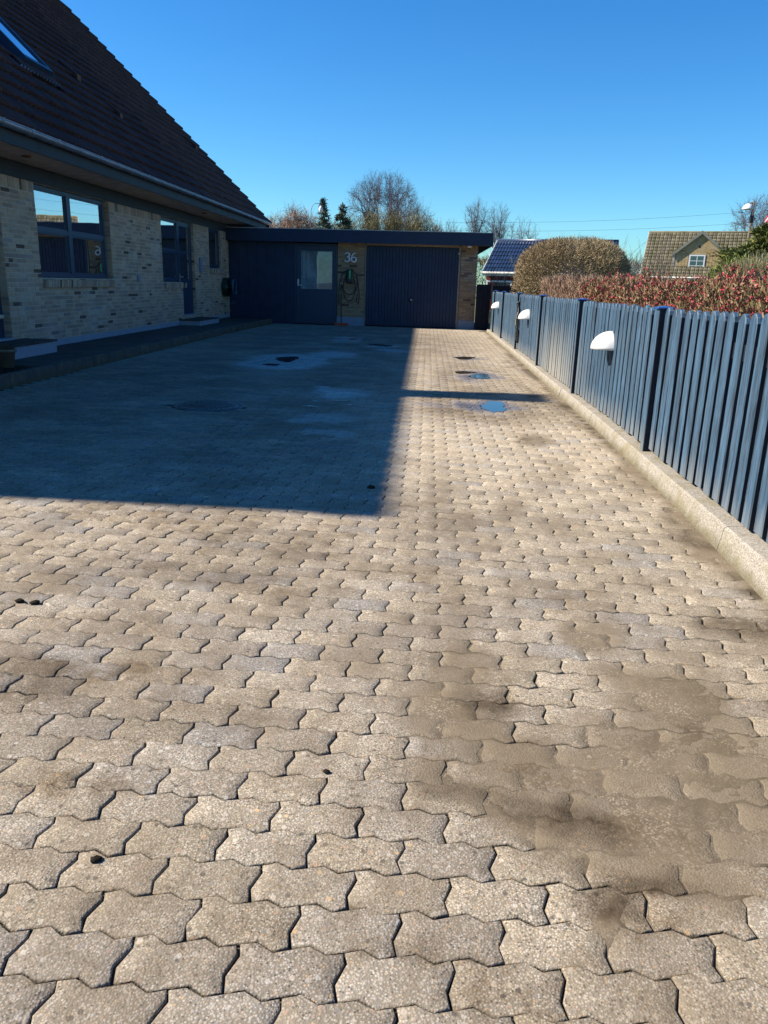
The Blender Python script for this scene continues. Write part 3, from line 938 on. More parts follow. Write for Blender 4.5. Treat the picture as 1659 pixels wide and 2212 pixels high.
# walkway slabs
yy = 10.3
while yy < 25.3:
    for (xa, xb) in ((-6.295, -5.90), (-5.895, -5.50), (-5.495, -5.105)):
        m.box(xa, xb, yy, yy + .395, .148, .1565, random.random(), .0025)
    yy += .4
m.build('slab', M_WALK, walkway, 'stuff')
soil = MB(); soil.box(-6.30, -5.10, 4.95, 10.25, -.1, .112)
tag(soil.build('soil_bed', M_SOIL), 'dark soil bed beside the walkway', kind='structure')
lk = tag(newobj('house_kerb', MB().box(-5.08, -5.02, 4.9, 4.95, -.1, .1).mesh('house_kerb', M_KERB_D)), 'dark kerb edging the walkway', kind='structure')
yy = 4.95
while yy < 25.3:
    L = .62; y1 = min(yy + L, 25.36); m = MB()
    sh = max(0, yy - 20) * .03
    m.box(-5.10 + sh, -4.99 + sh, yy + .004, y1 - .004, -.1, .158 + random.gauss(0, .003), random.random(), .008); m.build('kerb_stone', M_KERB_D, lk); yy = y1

# ------------------------------------------------------------------ house
XW = -6.30
house = thing('brick_house', 'yellow brick house with steep dark tiled roof beside the driveway', 'house', (-12.3, 16, 0)); house.location = (0, 0, 0)
YN, YF = 5.25, 27.9           # gable walls
EX, EZ, SL = -5.50, 3.25, .976
RX, RZ = -12.30, 3.25 + .976 * 6.8
openings = [(10.75, 11.95, .345, 2.72), (13.07, 16.12, 1.27, 2.72), (19.25, 20.80, 1.22, 2.72), (20.80, 21.93, .36, 2.72), (23.45, 24.80, 1.62, 2.72)]
def wall_boxes(ops, y0, y1, z0, z1, fn):
    ysx = sorted({y0, y1, *[o[0] for o in ops], *[o[1] for o in ops]})
    for a, b in zip(ysx[:-1], ysx[1:]):
        cs = sorted([(o[2], o[3]) for o in ops if o[0] <= a + 1e-6 and o[1] >= b - 1e-6])
        z = z0
        for c, d in cs:
            if c > z + 1e-6: fn(a, b, z, c)
            z = d
        if z < z1: fn(a, b, z, z1)
m = MB()
wall_boxes(openings, YN, YF, .26, 3.05, lambda a, b, c, d: m.box(XW - .28, XW - .006, a, b, c, d))
m.box(-18.3, -18.0, YN, YF, .0, 3.05)
m.prism([(XW - .28, -.1), (XW - .28, 3.02), (RX, RZ - .25), (-18.0, 3.02), (-18.0, -.1)], 'y', YN, YN + .25)
m.prism([(XW - .28, -.1), (XW - .28, 3.02), (RX, RZ - .25), (-18.0, 3.02), (-18.0, -.1)], 'y', YF - .25, YF)
m.box(XW - .28, XW - .006, YN, YF, -.1, .16)
wall = m.build('wall', M_MORTAR, house)
m = MB(); m.box(-18, XW - .28, YN + .25, YF - .25, .05, .25); m.build('floor', M_ROOM, house)
m = MB(); m.box(-18, XW - .28, YN + .25, YF - .25, 2.85, 2.93); m.build('ceiling', M_ROOM, house)
m = MB()
wall_boxes([(10.75, 11.95, -1, .5), (20.80, 21.93, -1, .5)], YN, 25.72, .14, .262, lambda a, b, c, d: m.box(XW - .05, XW + .004, a, b, c, d) if d < .3 else None)
m.build('plinth', M_PLINTH, house)
# room partitions
m = MB(); m.box(-11, XW - .28, 12.2, 12.3, .25, 2.85); m.box(-11, XW - .28, 18.3, 18.4, .25, 2.85); m.box(-11.1, -11, 12.2, 25.2, .25, 2.85); m.box(-8.2, -8.1, 16.2, 18.3, .25, 2.85); m.build('partition', M_ROOM, house)

# bricks on the house front
BH, BL, BT = .0715, .262, .015
bricks = []
row = 0; z = .266
while z + BH <= 2.60:
    yy = YN + (row % 2) * BL / 2 - (row // 2 % 2) * .03
    while yy < 25.70:
        L = BL
        if random.random() < .16: L = BL / 2
        a, b = yy, min(yy + L, 25.72)
        segs = [(a, b)]
        for (oa, ob, oc, od) in openings:
            if oc < z + BH - .02 and od > z + .02:
                ns = []
                for (p, q) in segs:
                    if q <= oa or p >= ob: ns.append((p, q)); continue
                    if p < oa: ns.append((p, oa))
                    if q > ob: ns.append((ob, q))
                segs = ns
        for (p, q) in segs:
            if q - p > .04: bricks.append((p + BT / 2, q - BT / 2, z + BT / 2, z + BH - BT / 2))
        yy = yy + L
    z += BH; row += 1
# soldier course under the frieze
yy = YN
while yy < 25.70:
    if not any(o[0] - .01 < yy + .04 < o[1] + .01 for o in openings): bricks.append((yy + .006, yy + BH - .007, 2.565, 2.735))
    yy += BH
def score(b):
    c = np.array([XW, (b[0] + b[1]) / 2, (b[2] + b[3]) / 2 - CAM_H]) @ R
    if c[2] < .3 or abs(c[0] / c[2] * 1690) > 829: return 0
    return (b[1] - b[0]) * (b[3] - b[2]) / c[2] ** 2 * abs(XW) / c[2]
bricks.sort(key=score, reverse=True)
def brick_geo(m, b, tint):
    pr = random.gauss(0, .0012); m.box(XW - .02, XW + pr, b[0], b[1], b[2], b[3], tint)
bmes = {}
for b in bricks[:290]:
    key = (round(b[1] - b[0], 2), round(b[3] - b[2], 3))
    if key not in bmes:
        q = MB(); q.box(-.02, 0, -(b[1] - b[0]) / 2, (b[1] - b[0]) / 2, -(b[3] - b[2]) / 2, (b[3] - b[2]) / 2, 0, .003); bmes[key] = q.mesh('brick', M_BRICK)
    o = bpy.data.objects.new('brick', bmes[key]); o.location = (XW + random.gauss(0, .0015), (b[0] + b[1]) / 2, (b[2] + b[3]) / 2); o.rotation_euler = (random.gauss(0, .006), 0, random.gauss(0, .004)); o.parent = house; col.objects.link(o)
m = MB()
for b in bricks[290:]: brick_geo(m, b, random.random())
m.build('brickwork', M_BRICK, house, 'stuff')
# reveals (brick returns at the right-hand side of openings)
m = MB()
for (oa, ob, oc, od) in openings:
    if oa == 19.25: continue
    z = oc + .01
    while z < od - .05:
        m.box(XW - .14, XW - .012, ob + .001, ob + .02, z, z + .06, random.random()); m.box(XW - .14, XW - .004, ob - .006, ob + .0, z, z + .06, random.random()); z += BH
m.build('reveal_brickwork', M_BRICK, house, 'stuff')

# frieze, soffit, fascia, gutter
m = MB(); m.box(XW - .03, XW + .022, 4.95, 28.2, 2.725, 2.955); m.build('frieze_board', M_FASCIA, house)
m = MB()
m.prism([(XW - .03, 2.957), (EX - .113, 2.99), (EX - .113, 3.02), (XW - .03, 2.985)], 'y', 4.90, 28.3); m.build('soffit', M_SOFFIT, house)
m = MB(); m.box(EX - .112, EX - .082, 4.90, 28.35, 2.975, 3.17); m.build('fascia', M_FASCIA, house)
g = MB(); n = 9; vs_ = []; fs_ = []
gc = (EX - .012, 3.205); gr = .068
for yy in (4.86, 28.4):
    for k in range(n):
        t = math.pi + math.pi * k / (n - 1)
        vs_.append((gc[0] + gr * math.cos(t), yy, gc[1] + gr * math.sin(t)))
    for k in range(n):
        t = 2 * math.pi - math.pi * k / (n - 1)
        vs_.append((gc[0] + (gr - .006) * math.cos(t), yy, gc[1] + (gr - .006) * math.sin(t)))
for k in range(2 * n):
    l = (k + 1) % (2 * n); fs_.append((k, l, 2 * n + l, 2 * n + k))
g.add(vs_, fs_, 0, True)
g.tube([(gc[0] + gr, 4.86, gc[1] + .004), (gc[0] + gr, 28.4, gc[1] + .004)], .010, 6)
gut = g.build('gutter', M_ZINC, house)
yy = 5.2
while yy < 28.2:
    m = MB(); pth = [(gc[0] + (gr + .004) * math.cos(t), yy, gc[1] + (gr + .004) * math.sin(t)) for t in np.linspace(math.pi, 2 * math.pi + .25, 9)]
    vs_ = []; 
    for (a, b, c) in pth: vs_ += [(a, b - .014, c), (a, b + .014, c)]
    for (a, b, c) in pth:
        dx, dz = a - gc[0], c - gc[1]; s = 1 + .004 / gr; vs_ += [(gc[0] + dx * s, b - .014, gc[1] + dz * s), (gc[0] + dx * s, b + .014, gc[1] + dz * s)]
    fs_ = []
    for k in range(8):
        a = 2 * k; fs_ += [(18 + a, 18 + a + 1, 18 + a + 3, 18 + a + 2), (a, a + 2, 18 + a + 2, 18 + a), (a + 1, 18 + a + 1, 18 + a + 3, a + 3)]
    m.add(vs_, fs_); m.build('bracket', M_ZINC, gut); yy += .78
for yy in (12.1, 21.6):
    m = MB(); m.lathe([(.0, -.012), (.06, -.012), (.075, .02)], (-5.9, yy, 2.968), n=16); m.build('soffit_lamp', M_RUST, house)

# roof deck and tiles
m = MB()
nrm = Vector((SL, 0, 1)).normalized()
m.prism([(EX - .1, EZ - .07 + .0976), (RX, RZ - .07 - .0), (RX, RZ - .25), (EX - .1, EZ - .25 + .0976)], 'y', 5.0, 28.2)
m.prism([(RX, RZ - .07), (2 * RX - EX + .1, EZ - .07 + .0976), (2 * RX - EX + .1, EZ - .25 + .0976), (RX, RZ - .25)], 'y', 5.0, 28.2)
roof = m.build('roof', M_FASCIA, house)
def tile_mesh(w, l, name, mat, amp=.022, th=.018, nseg=8, lift=.028):
    m = MB(); vs_ = []; fs_ = []
    # local: x across, y up the slope, z normal
    for (yy, dz) in ((0, lift), (l, 0)):
        for k in range(nseg + 1):
            t = k / nseg; vs_.append((t * w, yy, dz + amp * (.5 - .5 * math.cos(4 * math.pi * t)) ** .8))
    n1 = nseg + 1
    for k in range(nseg + 1):
        t = k / nseg; vs_.append((t * w, 0, lift - th + amp * (.5 - .5 * math.cos(4 * math.pi * t)) ** .8 - .004))
    for k in range(nseg):
        fs_ += [(k, k + 1, n1 + k + 1, n1 + k), (2 * n1 + k, 2 * n1 + k + 1, k + 1, k)]
    vs_ += [(0, l, -th), (w, l, -th)]
    a = len(vs_); fs_ += [(0, n1, a - 2, 2 * n1), (n1 - 1, 3 * n1 - 1, a - 1, 2 * n1 - 1)]
    m.add(vs_, fs_)
    return m
CW, CL = .33, .378
slen = 6.8 * math.hypot(1, SL)
ncr = int(round(slen / CL)); CLr = slen / ncr
tm = tile_mesh(CW, CLr + .05, 'tile', M_TILE, amp=.026, th=.04, lift=.058)
ang = math.atan(SL)
# frame: across = +Y, up slope = (-cos,0,sin), normal = (sin,0,cos)
F = Matrix(((0, -math.cos(ang), math.sin(ang)), (1, 0, 0), (0, math.sin(ang), math.cos(ang))))
sky_y0, sky_y1, sky_x0, sky_x1 = 14.45, 15.72, -8.55, -6.93     # skylight cut-out (x from ridge side to eave side)
tiles = []
for c in range(ncr):
    for k in range(int(23.55 / CW) + 1):
        yy = 4.86 + k * CW
        up = c * CLr - .02
        x = EX - up * math.cos(ang); z = EZ - .045 + up * math.sin(ang)
        xm = x - .2 * math.cos(ang)
        if 14.56 < yy + CW / 2 < 15.72 and -8.55 < xm < -6.98: continue
        tiles.append((x, yy, z))
def tscore(t):
    c = np.array([t[0] - .1, t[1] + .16, t[2] + .1 - CAM_H]) @ R
    if c[2] < .3 or abs(c[0] / c[2]) * 1690 > 829 or abs(c[1] / c[2]) * 1690 > 1106: return 1e9
    return c[2]
tiles.sort(key=tscore)
tile_me = tm.mesh('tile', M_TILE)
Fm = F.to_4x4()
for (x, yy, z) in tiles[:290]:
    o = bpy.data.objects.new('tile', tile_me); o.parent = roof; col.objects.link(o)
    o.matrix_local = Matrix.Translation((x, yy, z)) @ Fm @ Matrix.Rotation(random.gauss(0, .006), 4, 'X') @ Matrix.Rotation(random.gauss(0, .004), 4, 'Z')
Fn = np.array(F)
tv = np.array(tm.v) @ Fn.T; tf = np.array(tm.f)
P_ = np.array(tiles[290:]) + rng.normal(size=(len(tiles) - 290, 3)) * .0012
V = (P_[:, None] + tv[None]).reshape(-1, 3); Fq = (tf[None] + (np.arange(len(P_)) * len(tv))[:, None, None]).reshape(-1, 4)
me = np_mesh('tile_field', V, Fq, M_TILE, np.repeat(rng.random(len(P_)), len(tv)), True)
tag(newobj('tile_field', me, None, roof), kind='stuff')
# ridge, verge boards
m = MB(); yy = 4.86
while yy < 28.3:
    m.lathe([(.13, 0), (.145, .2), (.15, .40)], (RX, yy, RZ - .03 + .12 * (28.3 - yy) / 23.4), 'y', 10, random.random(), True, 0, math.pi); yy += .38  # unseen ridge line raised at the near end to steer its cast shadow
m.build('ridge_tiles', M_TILE, roof, 'stuff')
for ya in (4.9, 28.36):
    m = MB(); m.prism([(EX + .0, EZ - .06), (RX, RZ - .06), (2 * RX - EX, EZ - .06), (2 * RX - EX, EZ - .26), (RX, RZ - .28), (EX + .0, EZ - .26)], 'y', ya, ya + .03); m.build('verge_board', M_FASCIA, roof)
# back slope skin
m = MB(); m.prism([(RX, RZ), (2 * RX - EX, EZ), (2 * RX - EX, EZ - .04), (RX, RZ - .04)], 'y', 4.9, 28.35); m.build('back_slope', M_TILE, roof)

# chimney
ch = thing('chimney_stack', 'brick chimney on the ridge of the brick house, above the frame', 'chimney', (RX, 10.45, RZ))
ch.parent = None
m = MB(); m.box(-.33, .33, -.33, .33, -.9, 1.35, bev=.01); m.build('shaft', M_BRICK_G, ch)
m = MB(); m.box(-.38, .38, -.38, .38, 1.352, 1.43); m.build('cap', M_FELT, ch)

# skylight
skl = thing('skylight', 'roof window reflecting blue sky in the dark tiled roof', 'roof window', (0, 0, 0))
skl.parent = None
def roof_pt(x, lift): return Vector((x, 0, EZ + SL * (EX - x))) + Vector((math.sin(ang), 0, math.cos(ang))) * lift
def roof_slab(m, x0, x1, y0, y1, l0, l1):
    a, b, c, d = roof_pt(x0, l0), roof_pt(x1, l0), roof_pt(x1, l1), roof_pt(x0, l1)
    m.prism([(q.x, q.z) for q in (a, b, c, d)], 'y', y0, y1)
fy0, fy1 = 14.60, 15.66
m = MB()
roof_slab(m, -8.5, -7.06, fy0, fy0 + .075, -.06, .13); roof_slab(m, -8.5, -7.06, fy1 - .075, fy1, -.06, .13)
roof_slab(m, -7.13, -7.06, fy0 + .075, fy1 - .075, -.06, .128); roof_slab(m, -8.5, -8.43, fy0 + .075, fy1 - .075, -.06, .128)
m.build('frame', M_NAVY2, skl)
m = MB(); roof_slab(m, -8.43, -7.13, fy0 + .075, fy1 - .075, .09, .10); m.build('pane', M_GLASS, skl)
m = MB()
for k in range(13):
    m.lathe([(.045, 0), (.05, .03)], (-6.86, 14.2 + k * .115, EZ + SL * (EX + 6.86) + .03), 'x', 8, 0, True, 0, math.pi)
m.build('flashing', M_ZINC, skl)
m = MB(); roof_slab(m, -7.10, -6.88, fy0 - .3, fy1 + .06, .030, .045); m.build('apron', M_TILE, skl)
skl_d = MB(); roof_slab(skl_d, -8.6, -6.95, 14.55, 15.72, -.05, -.03); skl_d.build('lining', M_ROOM, skl)

# roof steps / vents
for (x, yy, s, lab) in [(-7.655, 18.1, 1.0, 'small dark roof vent nearest the skylight'), (-7.65, 26.9, 1.0, 'small dark roof vent by the far verge'), (-7.06, 18.9, .8, 'low curved roof hook below the first vent')]:
    t = thing('roof_vent', lab, 'roof vent', (x, yy, EZ + SL * (EX - x) + .02), 0, 'vents on the dark roof')
    m = MB(); m.prism([(.02, .0), (.12 * s, -.10), (.12 * s, .02 * s), (-.02 * s, .13 * s), (-.30 * s, .31 * s)], 'y', -.09 * s, .09 * s); m.build('hood', M_TILE, t)
    m = MB(); m.box(.121 * s, .129 * s, -.08 * s, .08 * s, -.10 * s, .01 * s); m.build('louvre', M_RUST, t)

# windows
def window(name_parent, y0, y1, z0, z1, mull=None, trans=None, xo=-.075, fw=.06, mat=M_NAVY2, glass=M_GLASS, zt_extra=0):
    x1 = XW + xo; x0 = x1 - .07
    w = MB()
    w.box(x0, x1, y0, y0 + fw, z0, z1); w.box(x0, x1, y1 - fw, y1, z0, z1)
    w.box(x0, x1 - .002, y0 + fw, y1 - fw, z0, z0 + fw * 1.1); w.box(x0, x1 - .002, y0 + fw, y1 - fw, z1 - fw, z1)
    wo = w.build('window', mat, name_parent)
    ysx = [y0 + fw]
    if mull:
        m = MB(); m.box(x0 + .003, x1 + .004, mull[0], mull[1], z0 + fw * 1.1, z1 - fw); m.build('mullion', mat, wo); ysx += [mull[0], mull[1]]
    ysx.append(y1 - fw)
    for k in range(0, len(ysx), 2):
        a, b = ysx[k], ysx[k + 1]
        zs = [z0 + fw * 1.1, z1 - fw]
        if trans:
            m = MB(); m.box(x0 + .006, x1 + .002, a, b, trans[0], trans[1]); m.build('transom', mat, wo); zs = [zs[0], trans[0], trans[1], zs[1]]
        for q in range(0, len(zs), 2):
            # sash
            m = MB(); s = .024
            m.box(x0 + .01, x1 - .012, a, a + s, zs[q], zs[q + 1]); m.box(x0 + .01, x1 - .012, b - s, b, zs[q], zs[q + 1])
            m.box(x0 + .012, x1 - .014, a + s, b - s, zs[q], zs[q] + s); m.box(x0 + .012, x1 - .014, a + s, b - s, zs[q + 1] - s, zs[q + 1]); m.build('sash', mat, wo)
            m = MB(); xm = (x0 + x1) / 2; m.box(xm - .002, xm + .002, a + s, b - s, zs[q] + s, zs[q + 1] - s); m.build('pane', glass, wo)
    return wo
def sill(parent, y0, y1, zt, h=.125):
    yy = y0; n = 0; st = (y1 - y0) / max(1, round((y1 - y0) / .074)); m0 = MB(); m0.box(-.03, .055, .003, st - .005, -h, 0, 0, .003); me_ = m0.mesh('sill_brick', M_BRICK)
    while yy < y1 - .01:
        o = bpy.data.objects.new('sill_brick', me_); o.location = (XW + random.gauss(0, .002), yy, zt + random.gauss(0, .0015)); o.rotation_euler = (0, .10, 0); o.parent = parent; col.objects.link(o); yy += st
w1 = window(house, 13.07, 16.02, 1.275, 2.715, (14.37, 14.52), (1.99, 2.06))
sill(w1, 13.10, 16.20, 1.245)
w2 = window(house, 19.25, 20.72, 1.235, 2.715, None, (1.93, 1.99))
sill(w2, 19.30, 20.98, 1.205)
w3 = window(house, 23.45, 24.74, 1.63, 2.715, None, None, xo=-.05)
sill(w3, 23.47, 25.0, 1.60)
m = MB(); m.box(XW - .20, XW - .19, 23.5, 24.7, 1.68, 2.66); m.build('blind', M_NAVY2, w3)

def door(y0, y1, z0, z1, xo, glazed, label=None, handle_z=1.35, hy=None):
    x1 = XW + xo; x0 = x1 - .06
    m = MB(); s = .12
    zb = z0 + (.9 if glazed else .3)
    m.box(x0, x1, y0, y0 + s, z0, z1); m.box(x0, x1, y1 - s, y1, z0, z1); m.box(x0, x1 - .003, y0 + s, y1 - s, z1 - s, z1); m.box(x0, x1 - .003, y0 + s, y1 - s, z0, zb)
    m.box(x0 + .004, x1 - .005, y0 + s, y1 - s, 1.93, 1.99)
    d = m.build('door', M_NAVY2, house)
    m = MB(); m.box(x0 + .028, x0 + .032, y0 + s, y1 - s, zb, 1.93); m.build('pane', M_GLASS, d)
    m = MB(); m.box(x0 + .028, x0 + .032, y0 + s, y1 - s, 1.99, z1 - s); m.build('pane', M_GLASS, d)
    hy = hy if hy else y0 + .06
    m = MB(); m.tube([(x1, hy, handle_z), (x1 + .05, hy, handle_z), (x1 + .055, hy + .13, handle_z)], .011, 8); m.box(x1, x1 + .008, hy - .02, hy + .02, handle_z - .12, handle_z + .06)
    m.build('handle', M_METAL, d)
    m = MB(); m.box(XW - .12, XW + .02, y0, y1, z0 - .035, z0 - .001); m.build('threshold', M_PLINTH, d)
    return d
door(20.74, 21.92, .40, 2.715, -.075, True)
d1 = door(10.78, 11.94, .38, 2.715, -.12, True, hy=10.86)
m = MB(); m.tube([(XW - .10, 11.40, .70), (XW - .03, 11.42, .70), (XW - .02, 11.50, .70), (XW - .02, 11.74, .70)], .032, 10); m.build('pull_handle', M_CREAM, d1)

# entrance landings
m = MB(); m.box(XW + .005, -5.78, 8.6, 12.28, .10, .322, bev=.004); l1 = tag(m.build('door_step', M_PLINTH), 'wide painted concrete landing below the left-hand door of the house', 'step', 'steps at the house doors')
m = MB(); m.box(XW + .005, -5.765, 8.58, 12.295, .324, .352, bev=.004); m.build('tread', M_WALK, l1)
m = MB(); m.box(XW + .005, -5.76, 20.35, 22.22, .14, .268, bev=.004); l2 = tag(m.build('door_step', M_PLINTH), 'small painted concrete step below the far house door', 'step', 'steps at the house doors')
m = MB(); m.box(XW + .005, -5.75, 20.34, 22.23, .27, .295, bev=.004); m.build('tread', M_WALK, l2)

# wall boxes
m = MB(); m.box(XW + .003, XW + .05, 22.35, 22.56, 1.48, 1.88, bev=.008); tag(m.build('wall_box', M_GREY), 'narrow grey box on the brick wall between far door and small window', 'wall box')
m = MB(); m.box(XW + .003, XW + .03, 17.46, 17.60, 1.23, 1.37, bev=.006); tag(m.build('wall_socket', M_GREY), 'small grey socket on the brick wall right of the big window', 'socket')

# things in the kitchen window
t = thing('pendant_lamp', 'white dome pendant lamp seen through the big window', 'lamp', (-7.3, 15.55, 1.98))
m = MB(); m.lathe([(.30, 0), (.29, .08), (.24, .17), (.15, .23), (.03, .26), (0, .26)], (0, 0, 0), n=24); m.build('shade', M_WHITE, t)
m = MB(); m.tube([(0, 0, .26), (0, 0, .87)], .006, 5); m.build('cord', M_CABLE, t)
def lathe_thing(name, lab, cat, prof, loc, mat):
    m = MB(); m.lathe(prof, (0, 0, 0), n=18); o = m.build(name, mat); o.location = loc; return tag(o, lab, cat)
m = MB(); m.box(-6.75, XW - .285, 12.9, 16.2, 1.22, 1.262); tag(m.build('window_board', M_WHITE), 'inner window board carrying ornaments behind the big window', 'window board')
lathe_thing('white_cup', 'pale round cup on the inner window board, left pane', 'cup', [(0, 0), (.05, 0), (.065, .05), (.06, .12), (.05, .125)], (-6.52, 13.62, 1.262), M_WHITE)
lathe_thing('candle', 'slim pale candle in a holder on the inner window board', 'candle', [(0, 0), (.04, 0), (.04, .02), (.014, .03), (.013, .32), (0, .33)], (-6.52, 13.93, 1.262), M_CREAM)
lathe_thing('white_bottle', 'small white bottle at the left end of the inner window board', 'bottle', [(0, 0), (.022, 0), (.024, .13), (.012, .17), (0, .17)], (-6.52, 13.33, 1.262), M_WHITE)
lathe_thing('dark_vase', 'dark vase on the inner window board in the right pane', 'vase', [(0, 0), (.06, 0), (.09, .1), (.06, .25), (.03, .32), (.035, .34)], (-6.52, 14.86, 1.262), M_BLACK)
# hose reel
t = thing('hose_reel', 'wall mounted hose reel with green and teal hose by the garage corner', 'hose reel', (XW, 24.95, 1.08))
m = MB(); m.lathe([(0, .05), (.20, .05), (.20, .08), (.12, .09), (.12, .30), (.20, .31), (.20, .34), (0, .34)], (0, 0, 0), 'x', 24); m.build('drum', M_BLACK, t)
m = MB()
for q in range(4):
    m.tube([(.06 + q * .035, .265 * math.cos(a), .265 * math.sin(a)) for a in np.linspace(0, 2 * math.pi, 25)], .02, 6, cap=False)
m.build('green_coil', M_GREEN, t)
m = MB()
for q in range(2):
    m.tube([(.33 + q * .03, .22 * math.cos(a), .22 * math.sin(a) + .02) for a in np.linspace(0, 2 * math.pi, 25)], .016, 6, cap=False)
m.tube([(.36, .2, .0), (.37, .22, -.2), (.33, .16, -.42), (.22, .05, -.5)], .012, 6)
m.build('teal_coil', M_TEAL, t)
m = MB(); m.box(0, .06, -.08, .08, -.22, .22); m.build('bracket', M_BLACK, t)

# pot with dry plant
t = thing('flower_pot', 'dark clay pot with dry brown plant in front of the landing', 'flower pot', (-5.40, 10.02, .155))
m = MB(); m.lathe([(0, 0), (.085, 0), (.115, .2), (.135, .2), (.135, .235), (.115, .235), (.105, .20), (0, .20)], (0, 0, 0), n=20); m.build('pot', M_POT, t)

# ------------------------------------------------------------------ garage
YG = 25.76
gar = thing('garage', 'low flat roofed garage with navy boards and yellow brick piers', 'garage', (0, 0, 0))
m = MB()
m.box(-2.84, -1.97, YG - .004 + .01, YG + .25, -.1, 2.55); m.box(1.03, 1.545, YG + .006, YG + .25, -.1, 2.55)
m.box(1.30, 1.54, YG + .25, 34, -.1, 2.55); m.box(-6.0, 1.54, 33.8, 34, -.1, 2.55); m.box(-6.28, -6.05, YG + .25, 34, -.1, 2.55)
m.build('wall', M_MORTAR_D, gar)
m = MB(); m.box(-2.842, -1.968, YG - .012, YG + .005, -.05, .262); m.build('plinth', M_PLINTH, gar)
m = MB(); m.box(1.028, 1.548, YG - .012, YG + .005, -.05, .262); m.build('plinth', M_PLINTH, gar)
gb = {}
for (xa, xb) in ((-2.835, -1.975), (1.035, 1.54)):
    z = .268; row = 0
    while z < 2.50:
        x = xa - (row % 2) * .125
        while x < xb - .02:
            L = .25; a, b = max(x, xa), min(x + L, xb)
            if b - a > .03:
                k = round(b - a, 3)
                if k not in gb:
                    q = MB(); q.box(-(b - a) / 2 + .005, (b - a) / 2 - .005, -.012, 0, -.0275, .0275, 0, .0025); gb[k] = q.mesh('brick', M_BRICK_G)
                o = bpy.data.objects.new('brick', gb[k]); o.location = ((a + b) / 2, YG + .004 + random.gauss(0, .001), z + .031); o.parent = gar; col.objects.link(o)
            x += L
        z += .0665; row += 1
# brick right flank (towards the gate)
m = MB(); z = .268; row = 0
while z < 2.5:
    yy = YG + .02 - (row % 2) * .12
    while yy < 33.9: m.box(1.54, 1.552, max(yy, YG + .01) + .005, yy + .245, z, z + .055, random.random()); yy += .25
    z += .0665; row += 1
m.build('flank_brickwork', M_BRICK_G, gar, 'stuff')
# navy board cladding left of side door
m = MB(); m.box(-6.285, -4.20, YG - .0, YG + .05, -.02, 2.55); m.build('cladding_panel', M_NAVY, gar)
x = -6.28; pw = .297
while x < -4.21:
    m = MB(); m.box(x + .002, min(x + pw, -4.205) - .002, YG - .018, YG - .001, .16 if x < -5.1 else .015, 2.50, random.random(), .002); m.build('board', M_NAVY, gar); x += pw
# side door
m = MB(); m.box(-4.20, -4.145, YG - .035, YG + .05, .02, 2.47); m.box(-2.90, -2.845, YG - .035, YG + .05, .02, 2.47); m.box(-4.145, -2.90, YG - .033, YG + .05, 2.41, 2.47); m.build('door_frame', M_NAVY2, gar)
m = MB()
m.box(-4.14, -4.005, YG - .02, YG + .03, .03, 2.405); m.box(-3.0, -2.905, YG - .02, YG + .03, .03, 2.405); m.box(-4.005, -3.0, YG - .018, YG + .03, 2.255, 2.405); m.box(-4.005, -3.0, YG - .018, YG + .03, .03, 1.10)
sdr = m.build('side_door', M_NAVY2, gar)
m = MB(); m.box(-3.94, -3.06, YG - .026, YG - .019, .12, 1.02, bev=.003); m.build('lower_panel', M_NAVY2, sdr)
m = MB(); m.box(-4.0, -3.005, YG + .0, YG + .006, 1.105, 2.25); m.build('pane', M_GLASS2, sdr)
m = MB(); m.box(-4.105, -4.06, YG - .035, YG - .021, 1.18, 1.39); m.tube([(-4.08, YG - .03, 1.21), (-4.08, YG - .08, 1.21), (-3.96, YG - .085, 1.205)], .012, 8); m.build('handle', M_WHITE, sdr)
m = MB(); m.box(-4.0, -3.0, YG + .024, YG + .029, 1.1, 2.26); m.build('inner_curtain', mat_simple('net_curtain', (.30, .36, .36), .9, .5, 2.2, .1), sdr)
for (xa, w) in ((-3.93, .07), (-3.80, .07), (-3.49, .05)):
    m = MB(); m.box(xa, xa + w, YG + .012, YG + .022, 1.12 + .3 * (xa < -3.6), 2.18); m.build('curtain_fold', M_TRIM, sdr)
# garage door
m = MB(); m.box(-1.965, -1.935, YG - .03, YG + .05, -.02, 2.50); m.box(.965, 1.02, YG - .03, YG + .05, -.02, 2.50); m.box(-1.935, .965, YG - .03, YG + .05, 2.46, 2.53); m.build('garage_door_frame', M_TANWOOD, gar)
m = MB(); m.box(-1.93, .96, YG + .035, YG + .05, .02, 2.455); gd = m.build('garage_door', M_NAVY, gar)
npk = 28; w = 2.89 / npk
for i in range(npk):
    m = MB(); a = -1.93 + i * w; m.box(a + .003, a + w - .003, YG + .008 + random.gauss(0, .0015), YG + .034, .03, 2.452, random.random(), .004); m.build('plank', M_NAVY, gd)
m = MB(); m.lathe([(0, -.035), (.035, -.03), (.03, -.01), (.02, .0)], (-.485, YG + .006, .852), 'y', 14); m.build('door_knob', M_METAL, gd)
m = MB(); m.lathe([(0, -.008), (.07, -.008), (.075, .0)], (-.485, YG + .006, .852), 'y', 20); m.build('knob_plate', M_BLACK, gd)
